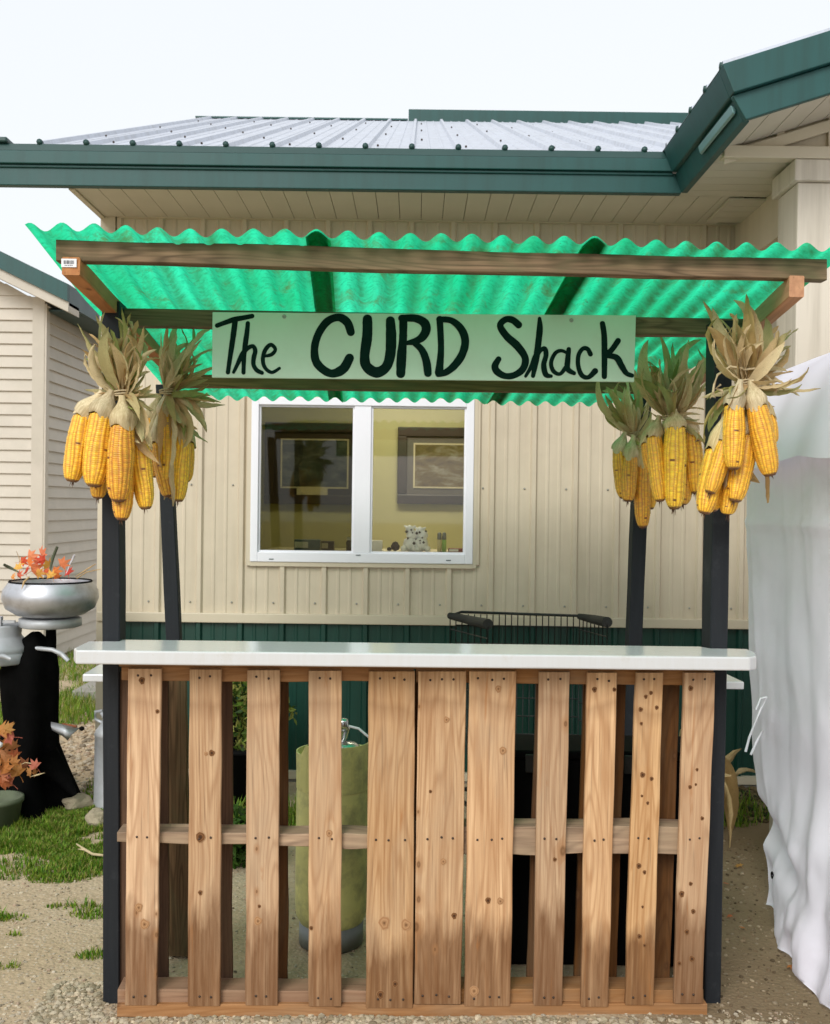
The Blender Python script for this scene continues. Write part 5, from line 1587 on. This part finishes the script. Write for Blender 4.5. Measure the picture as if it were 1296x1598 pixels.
m = MB(); m.tube([P(104, 895, YT), P(110, 880, YT), P(117, 866, YT)], [0.002, 0.003, 0.007], 6); build('dry_stem', m, STICK, bowl)
m = MB(); m.tube([P(32, 882, YT), P(30, 870, YT), P(26, 860, YT)], [0.002, 0.002, 0.001], 5); m.tube([P(46, 900, YT - 0.18), P(38, 908, YT - 0.21), P(34, 920, YT - 0.22)], [0.004, 0.006, 0.001], 5)
m.tube([P(120, 903, YT), P(135, 893, YT), P(158, 888, YT)], [0.003, 0.003, 0.002], 5); m.tube([P(118, 900, YT), P(140, 886, YT), P(150, 880, YT)], [0.003, 0.004, 0.002], 5); build('grass_stem', m, HUSK, bowl)
# milk can lid / can on the stump
cq = P(-6, 1033, YT - 0.03)
can = thing('milk_can', cq, 'dull silver milk can top with a bent spout arm, on the black stump', 'milk can')
m = MB(); m.lathe(cq, [(0, 0.0), (0.163, 0.0), (0.168, 0.008), (0.168, 0.05), (0.163, 0.055), (0.168, 0.062), (0.160, 0.085), (0.125, 0.125), (0.118, 0.135), (0.122, 0.18), (0.118, 0.19), (0.0, 0.195)], 36); build('body', m, GALV, can)
m = MB(); m.box((cq.x + 0.045, cq.y - 0.10, cq.z + 0.192), (cq.x + 0.062, cq.y - 0.07, cq.z + 0.235)); m.box((cq.x + 0.045, cq.y - 0.09, cq.z + 0.205), (cq.x + 0.125, cq.y - 0.075, cq.z + 0.217)); build('clamp', m, GALV, can)
m = MB(); m.tube([P(44, 1012, YT - 0.06), P(62, 1012, YT - 0.08), P(82, 1014, YT - 0.1), P(96, 1020, YT - 0.1), P(107, 1031, YT - 0.1)], [0.011, 0.011, 0.011, 0.012, 0.010], 10); build('spout', m, GALV, can)
m = MB(); m.tube([P(-10, 1024, YT - 0.21), P(6, 1024, YT - 0.22), P(16, 1028, YT - 0.2)], [0.012, 0.012, 0.008], 8); build('handle', m, GALV, can)
# scoop sticking out of the stump
sq = P(85, 1138, YT - 0.02)
sco = thing('metal_scoop', sq, 'small grey metal scoop with rusty dark knob at the stump side', 'scoop')
m = MB()
pA, pB, pC = P(83, 1129, YT - 0.1), P(128, 1134, YT - 0.16), P(106, 1156, YT - 0.18)
m.grid([[P(80, 1126, YT - 0.12), P(80, 1134, YT - 0.2), P(82, 1140, YT - 0.1)], [P(100, 1131, YT - 0.12), P(98, 1140, YT - 0.22), P(100, 1150, YT - 0.12)], [P(124, 1136, YT - 0.12), P(112, 1146, YT - 0.22), P(106, 1156, YT - 0.12)]])
o = build('blade', m, GALV, sco); s = o.modifiers.new('t', 'SOLIDIFY'); s.thickness = 0.004
m = MB(); m.tube([P(98, 1130, YT - 0.1), P(120, 1134, YT - 0.12)], 0.006, 8); build('handle', m, m_plain('rust', (0.22, 0.07, 0.025), 0.8), sco)
m = MB(); kq = P(128, 1137, YT - 0.13); m.lathe(kq, [(0, -0.013), (0.013, -0.005), (0.013, 0.005), (0, 0.013)], 12); build('knob', m, BLACK, sco)
# flower pot with rust leaves
fq = G(-2, 1290)
pot = thing('flower_pot', fq, 'grey-green plant pot of rust coloured maple leaves at the lower left', 'flower pot')
m = MB(); m.lathe(fq, [(0, 0), (0.085, 0.0), (0.105, 0.115), (0.112, 0.118), (0.112, 0.14), (0.100, 0.14), (0.09, 0.11), (0, 0.10)], 24); build('pot', m, TERRA, pot)
leafset(pot, [(4, 1140, 22), (16, 1150, 22), (2, 1165, 22), (20, 1165, 18), (8, 1180, 22), (24, 1178, 16), (-6, 1150, 24), (38, 1195, 20), (28, 1205, 20), (10, 1200, 22), (16, 1220, 20), (5, 1222, 20), (46, 1205, 14), (55, 1195, 15), (54, 1206, 11), (-5, 1190, 24), (3, 1210, 20), (22, 1190, 16), (12, 1138, 16)], MB_RU, fq.y, 8)
m = MB(); m.lathe(P(0, 1162, fq.y - 0.15), [(0, -0.016), (0.012, -0.008), (0.014, 0.006), (0, 0.015)], 12); build('berry', m, STICK, pot)
m = MB(); m.tube([P(20, 1200, fq.y), P(40, 1190, fq.y), P(54, 1192, fq.y)], 0.002, 5); m.tube([P(48, 1212, fq.y - 0.05), P(60, 1209, fq.y - 0.05), P(70, 1206, fq.y - 0.05)], [0.001, 0.004, 0.001], 5); build('twig', m, HUSK, pot)
# tall milk can behind the left post
mq = Vector((P(174, 1270, YT).x, YT, 0.0))
mc = thing('milk_can', mq, 'tall slim silver milk can standing behind the front left post', 'milk can')
m = MB(); m.lathe(mq, [(0, 0.0), (0.088, 0.0), (0.090, 0.02), (0.086, 0.03), (0.084, 0.36), (0.088, 0.365), (0.080, 0.385), (0.050, 0.425), (0.046, 0.445), (0.060, 0.47), (0.05, 0.475), (0, 0.475)], 30); build('body', m, GALV, mc)
m = MB(); m.tube([mq + Vector((-0.05, 0, 0.42)), mq + Vector((-0.085, 0, 0.44)), mq + Vector((-0.085, 0, 0.475)), mq + Vector((-0.05, 0, 0.48))], 0.008, 8); build('handle', m, GALV, mc)
# stones
def stone(c_, s, label, seed):
    r = random.Random(seed)
    bm = bmesh.new(); bmesh.ops.create_icosphere(bm, subdivisions=3, radius=1)
    for v in bm.verts:
        k_ = 1 + 0.35 * noise.noise(v.co * 1.3 + Vector((seed, 0, 0))) + 0.1 * noise.noise(v.co * 4)
        v.co = Vector((v.co.x * s[0], v.co.y * s[1], v.co.z * s[2])) * k_
    me = bpy.data.meshes.new('stone'); bm.to_mesh(me); bm.free(); me.materials.append(STONE)
    o = link('stone', me, c_); o.rotation_euler = (0, 0, r.uniform(0, 3))
    tag(o, label, 'stone', 'stones in the grass by the stump')
stone(G(122, 1262) + Vector((0, 0, 0.03)), (0.075, 0.05, 0.04), 'pale slanted stone at the foot of the stump roots', 3)
stone(G(150, 1288) + Vector((0, 0, 0.03)), (0.065, 0.05, 0.045), 'rounded tan stone just left of the front left post', 5)
stone(G(107, 1245) + Vector((0, 0, 0.03)), (0.03, 0.03, 0.05), 'small upright stone between the stump roots', 8)
# concrete slab in the distance
m = MB(); a, b = G(112, 1092), G(175, 1068)
m.box((a.x, a.y, -0.02), (a.x + 1.6, b.y + 1.2, 0.07)); bevel(build('slab', m, CONC), 0.01); tag(bpy.data.objects['slab'], 'grey concrete slab by the shed', kind='structure')
# long twig on the grass
m = MB(); m.tube([G(120, 1317, 0.04), G(133, 1326, 0.05), G(145, 1333, 0.04), G(165, 1335, 0.03)], [0.003, 0.006, 0.006, 0.005], 6); m.tube([G(133, 1326, 0.05), G(122, 1325, 0.05)], [0.005, 0.002], 6)
tag(build('twig', m, TWINE), 'pale forked twig lying on the grass beside the post', 'twig')

# grass -------------------------------------------------------------------
def grass(name, spots, n_, h, seed, label):
    r = random.Random(seed)
    v, f, col = [], [], []
    for i in range(n_):
        cx_, cy__, rx, ry, dens = spots[r.choices(range(len(spots)), [s[4] for s in spots])[0]]
        a = r.uniform(0, 6.283); q = math.sqrt(r.random())
        x_ = cx_ + rx * q * math.cos(a); y_ = cy__ + ry * q * math.sin(a)
        if noise.noise(Vector((x_ * 4, y_ * 4, seed))) + 0.6 * noise.noise(Vector((x_ * 14, y_ * 14, seed + 5))) < -0.5 + 0.62 * q ** 2.5 + r.uniform(-0.12, 0.12): continue
        hh = h * r.uniform(0.4, 1.35) * (1 - 0.45 * q) * (0.65 + 0.7 * abs(noise.noise(Vector((x_ * 9, y_ * 9, 4)))) * 2)
        b = r.uniform(0, 6.283); w = 0.0026 * r.uniform(0.7, 1.5)
        lx, ly = math.cos(b + 1.5) * hh * r.uniform(0.1, 0.8), math.sin(b + 1.5) * hh * r.uniform(0.1, 0.8)
        dx, dy = math.cos(b) * w, math.sin(b) * w
        k_ = len(v); z0 = gh(x_, y_) - 0.004
        v += [(x_ - dx, y_ - dy, z0), (x_ + dx, y_ + dy, z0), (x_ + lx * 0.4 + dx * 0.8, y_ + ly * 0.4 + dy * 0.8, z0 + hh * 0.6), (x_ + lx * 0.4 - dx * 0.8, y_ + ly * 0.4 - dy * 0.8, z0 + hh * 0.6), (x_ + lx, y_ + ly, z0 + hh)]
        f += [(k_, k_ + 1, k_ + 2, k_ + 3), (k_ + 3, k_ + 2, k_ + 4)]
        g_ = r.uniform(0.7, 1.25)
        c_ = r.choice([(0.12, 0.25, 0.012), (0.18, 0.31, 0.025), (0.08, 0.19, 0.012), (0.26, 0.32, 0.04), (0.30, 0.28, 0.08)])
        col += [(c_[0] * g_, c_[1] * g_, c_[2] * g_, 1)] * 5
    me = bpy.data.meshes.new(name); me.from_pydata(v, [], f); me.materials.append(LEAFM)
    ca = me.color_attributes.new('col', 'FLOAT_COLOR', 'POINT'); ca.data.foreach_set('color', [q for c in col for q in c])
    me.update()
    o = link(name, me); tag(o, label, kind='stuff'); return o
def gs(px_, py_, rx, ry, d): p_ = G(px_, py_); return (p_.x, p_.y, rx, ry, d)
grass('grass', [gs(40, 1296, 0.42, 0.36, 5), (G(120, 1300).x, G(120, 1300).y, 0.38, 0.36, 6), gs(150, 1338, 0.22, 0.16, 2), gs(40, 1320, 0.45, 0.14, 3), gs(-40, 1300, 0.4, 0.35, 3), gs(90, 1372, 0.14, 0.05, 0.16), gs(115, 1358, 0.20, 0.10, 0.4), gs(80, 1340, 0.45, 0.22, 0.8),
                gs(145, 1430, 0.10, 0.05, 0.06), gs(10, 1435, 0.08, 0.03, 0.03), gs(148, 1493, 0.07, 0.03, 0.05), gs(8, 1510, 0.05, 0.02, 0.015), gs(25, 1461, 0.03, 0.015, 0.01), gs(15, 1372, 0.06, 0.02, 0.02), gs(130, 1418, 0.14, 0.03, 0.04)], 75000, 0.038, 2, 'short green grass growing over the gravel at the left')
grass('grass', [(-2.2, 9.3, 2.4, 1.4, 5), (-2.5, 7.6, 0.9, 0.7, 1.5), (-3.4, 7.0, 1.2, 1.2, 2), (-0.9, 4.95, 0.5, 0.35, 1.5), (-1.5, 5.6, 0.25, 0.5, 0.4), (1.5, 5.2, 0.35, 0.3, 0.35)], 42000, 0.10, 6, 'taller grass by the shed and the shop wall')
# pebbles
def pebbles(name, spots, n_, s0, s1, seed, label, cols):
    r = random.Random(seed)
    base = []
    bm = bmesh.new(); bmesh.ops.create_icosphere(bm, subdivisions=1, radius=1)
    bv = [v.co.copy() for v in bm.verts]; bf = [tuple(q.index for q in fc.verts) for fc in bm.faces]; bm.free()
    v, f, col = [], [], []
    for i in range(n_):
        cx_, cy__, rx, ry, dens = spots[r.choices(range(len(spots)), [s[4] for s in spots])[0]]
        x_ = cx_ + rx * r.uniform(-1, 1); y_ = cy__ + ry * r.uniform(-1, 1)
        s = s0 + (s1 - s0) * r.random() ** 3
        sx, sy_, sz = s * r.uniform(0.7, 1.3), s * r.uniform(0.7, 1.3), s * r.uniform(0.4, 0.7)
        a = r.uniform(0, 3.14); ca_, sa = math.cos(a), math.sin(a); k_ = len(v); z0 = gh(x_, y_) + sz * 0.25
        for q in bv:
            j = 1 + r.uniform(-0.18, 0.18); X_, Y_ = q.x * sx * j, q.y * sy_ * j
            v.append((x_ + X_ * ca_ - Y_ * sa, y_ + X_ * sa + Y_ * ca_, z0 + q.z * sz * j))
        f += [tuple(k_ + t_ for t_ in fc) for fc in bf]
        c_ = Vector(r.choice(cols)) * r.uniform(0.75, 1.15); col += [(*c_, 1)] * len(bv)
    me = bpy.data.meshes.new(name); me.from_pydata(v, [], f); me.materials.append(PEBM)
    ca = me.color_attributes.new('col', 'FLOAT_COLOR', 'POINT'); ca.data.foreach_set('color', [q for c in col for q in c])
    me.update(); o = link(name, me); tag(o, label, kind='stuff'); return o
PEBM = m_attr('pebble_surface', 0.9, 0.2)
PC = [(0.40, 0.34, 0.25), (0.33, 0.26, 0.18), (0.46, 0.40, 0.31), (0.22, 0.18, 0.13), (0.38, 0.28, 0.20), (0.48, 0.41, 0.30)]
pebbles('gravel', [(-1.5, 3.6, 0.7, 0.9, 4), (-0.1, 3.0, 1.3, 0.12, 4), (0.0, 3.7, 1.0, 0.8, 2)], 8000, 0.0018, 0.0085, 3, 'scattered small stones on the sandy yard', PC)
pebbles('gravel', [(-1.65, 6.4, 0.7, 1.2, 3), (-1.25, 5.6, 0.3, 0.6, 1)], 4500, 0.008, 0.026, 5, 'coarse tan gravel bank behind the stump', PC)
pebbles('gravel', [(0.0, 3.02, 1.1, 0.03, 3), (-1.02, 3.08, 0.10, 0.16, 2)], 1500, 0.006, 0.014, 7, 'pale gravel along the foot of the stand', [(0.36, 0.31, 0.21), (0.42, 0.36, 0.26), (0.27, 0.22, 0.14), (0.48, 0.40, 0.28)])
pebbles('gravel', [(1.25, 4.0, 0.32, 1.0, 1)], 2600, 0.002, 0.009, 15, 'small brown stones and crumbs on the bare earth by the tent', [(0.17, 0.12, 0.07), (0.10, 0.07, 0.04), (0.24, 0.18, 0.11), (0.30, 0.24, 0.16)])
# litter of dry leaves near the wall on the right
r = random.Random(12)
dl = thing('corn_stalk_clump', Vector((1.42, 4.75, 0)), 'dry corn stalks and leaves leaning between the wall and the tent', 'plant')
for i in range(16):
    p_ = Vector((1.36 + r.uniform(-0.12, 0.16), 4.8 + r.uniform(-0.2, 0.2), 0.0))
    h_ = link('stalk_leaf', HUSKS[i % 16], p_, dl); s = r.uniform(0.25, 0.75); h_.scale = (s, s, s); h_.rotation_euler = (r.uniform(-0.4, 0.4), r.uniform(-0.5, 0.5), r.uniform(0, 6.28))
pebbles('mulch', [(1.5, 5.3, 0.6, 0.30, 1)], 1500, 0.008, 0.03, 9, 'dark leaf litter along the shop wall', [(0.05, 0.04, 0.02), (0.09, 0.065, 0.03), (0.03, 0.035, 0.015), (0.14, 0.10, 0.05)])

r = random.Random(33)
for i in range(7):
    p_ = Vector((r.uniform(1.12, 1.42), r.uniform(3.3, 5.2), 0.012))
    o = link('fallen_leaf', MB_RU[i % 4], p_, None, (r.uniform(-0.3, 0.3), r.uniform(-0.3, 0.3), r.uniform(0, 6.28))); s_ = r.uniform(0.012, 0.028); o.scale = (s_, s_, s_)
    tag(o, 'small brown fallen leaf on the bare earth between the stand and the tent', 'leaf', 'fallen leaves beside the tent')
# ================================================================== TENT
tent = thing('tent', Vector((1.5, 3.7, 0)), 'white fabric market tent with hanging side wall at the right edge', 'tent')
def fold(u, z, s): return noise.noise(Vector((u * 2.6, z * 0.8, s)))
# side wall: u along depth (far -> near), v up
rows = []
NU, NV = 110, 100
for j in range(NV + 1):
    vz = (j / NV) ** 1.15
    row = []
    for i in range(NU + 1):
        u = i / NU
        z = 1.78 * vz
        w = 1 - sm(z, 0.0, 0.62)
        Y = 4.22 - u * 1.75 - 0.30 * (1 - u) * w
        xb2 = 1.36 - 0.10 * sm(u, 0.0, 0.35) - 0.03 * sm(u, 0.3, 1.0)
        X = 1.36 + 0.03 * u + 0.03 * (1 - sm(z, 0.4, 1.7))
        X = X + (xb2 - X) * w
        X += 0.018 * fold(u * 2.4, z * 0.7, 1) - 0.013 * (1 - abs(noise.noise(Vector((u * 7.5 + 0.25 * z, z * 0.35, 41))))) ** 6 + 0.010 * (1 - abs(noise.noise(Vector((u * 4.1 - 0.4 * z, z * 0.5, 47))))) ** 5
        X += 0.008 * noise.noise(Vector((Y * 8, z * 1.3, 4)))
        X += 0.0015 * noise.noise(Vector((Y * 20, z * 9, 9)))
        X += 0.014 * abs(noise.noise(Vector((Y * 2.6 + z * 2.0, z * 2.4 - Y, 12)))) + 0.006 * abs(noise.noise(Vector((Y * 5 - z * 3.0, z * 4 + Y * 2, 22))))
        X -= 0.010 * sm(0.03 - abs(z - 1.47), 0.0, 0.03)
        if z < 0.5:
            k_ = 1 - z / 0.5
            X += 0.014 * k_ * math.sin(u * 23 + z * 16 + 2 * noise.noise(Vector((u * 4, z * 3, 1)))) + 0.006 * k_ * noise.noise(Vector((u * 26, z * 20, 2))) + 0.045 * k_ * abs(noise.noise(Vector((u * 7 + z * 4, z * 5 - u * 6, 31))))
            X += 0.05 * sm(0.10 - abs(z - 0.30 + 0.25 * u), 0, 0.1) * (1 - sm(u, 0.1, 0.6))
        row.append((X, Y, max(z, 0.006 + 0.008 * (1 + math.sin(u * 46)))))
    rows.append(row)
m = MB(); m.grid(rows); o = build('side_wall', m, TENT, tent)
m = MB(); m.lathe((0, 0, 0), [(0.006, 0.0), (0.009, 0.004), (0.013, 0.003), (0.014, 0.0)], 14)
link('grommet', m.mesh('grommet', BLACK, Matrix.Rotation(-math.pi / 2, 4, 'Y')), P(1206, 1366, 3.80), tent)
# back wall of the tent turned away from us
rows = []
for j in range(31):
    z = 1.80 * j / 30; row = []
    for i in range(31):
        x_ = 1.52 + 1.5 * i / 30
        row.append((x_, 4.225 + 0.02 * noise.noise(Vector((x_ * 5, z * 1.5, 7))), z))
    rows.append(row)
m = MB(); m.grid(rows); build('back_wall', m, TENT, tent)
# roof plane and valance
def veave(Y): return 2.035
rows = []
tp = [(1.285, 0.0), (1.305, 0.07), (1.345, 0.20), (1.40, 0.31), (1.47, 0.39), (1.58, 0.44), (1.75, 0.50), (2.1, 0.62), (2.8, 0.85)]
for j, (tx, tz) in enumerate(tp):
    row = []
    for i in range(61):
        u = i / 60; Y = 4.26 - u * 1.9
        bot = 1.683 + 0.012 * math.sin(u * 20.0) + 0.03 * u
        row.append((tx + 0.010 * math.sin(u * 34 + 1) * (1 - j / 8) + 0.015 * noise.noise(Vector((u * 7, j * 0.4, 3))), Y, bot + tz + 0.012 * noise.noise(Vector((u * 5, j * 0.5, 8)))))
    rows.append(row)
m = MB(); m.grid(rows); build('roof', m, TENTROOF, tent)
m = MB()
for (x_, y_) in ((1.52, 4.16), (1.52, 2.4)): m.tube([(x_, y_, 0), (x_, y_, 2.02)], 0.014, 10)
m.tube([(1.52, 4.16, 2.0), (1.52, 2.4, 2.0)], 0.012, 8)
build('pole', m, STEEL, tent)
m = MB()
Yt_ = 3.95
m.tube([P(1197, 1088, Yt_), P(1186, 1110, Yt_ - 0.01), P(1170, 1150, Yt_ - 0.02), P(1164, 1173, Yt_ - 0.02)], 0.005, 6)
m.tube([P(1190, 1140, Yt_), P(1182, 1155, Yt_ - 0.01), P(1172, 1178, Yt_ - 0.02)], 0.005, 6)
m.tube([P(1197, 1088, Yt_), P(1187, 1090, Yt_ - 0.01), P(1180, 1108, Yt_ - 0.02)], 0.004, 6)
build('tie_strap', m, VINYL, tent)
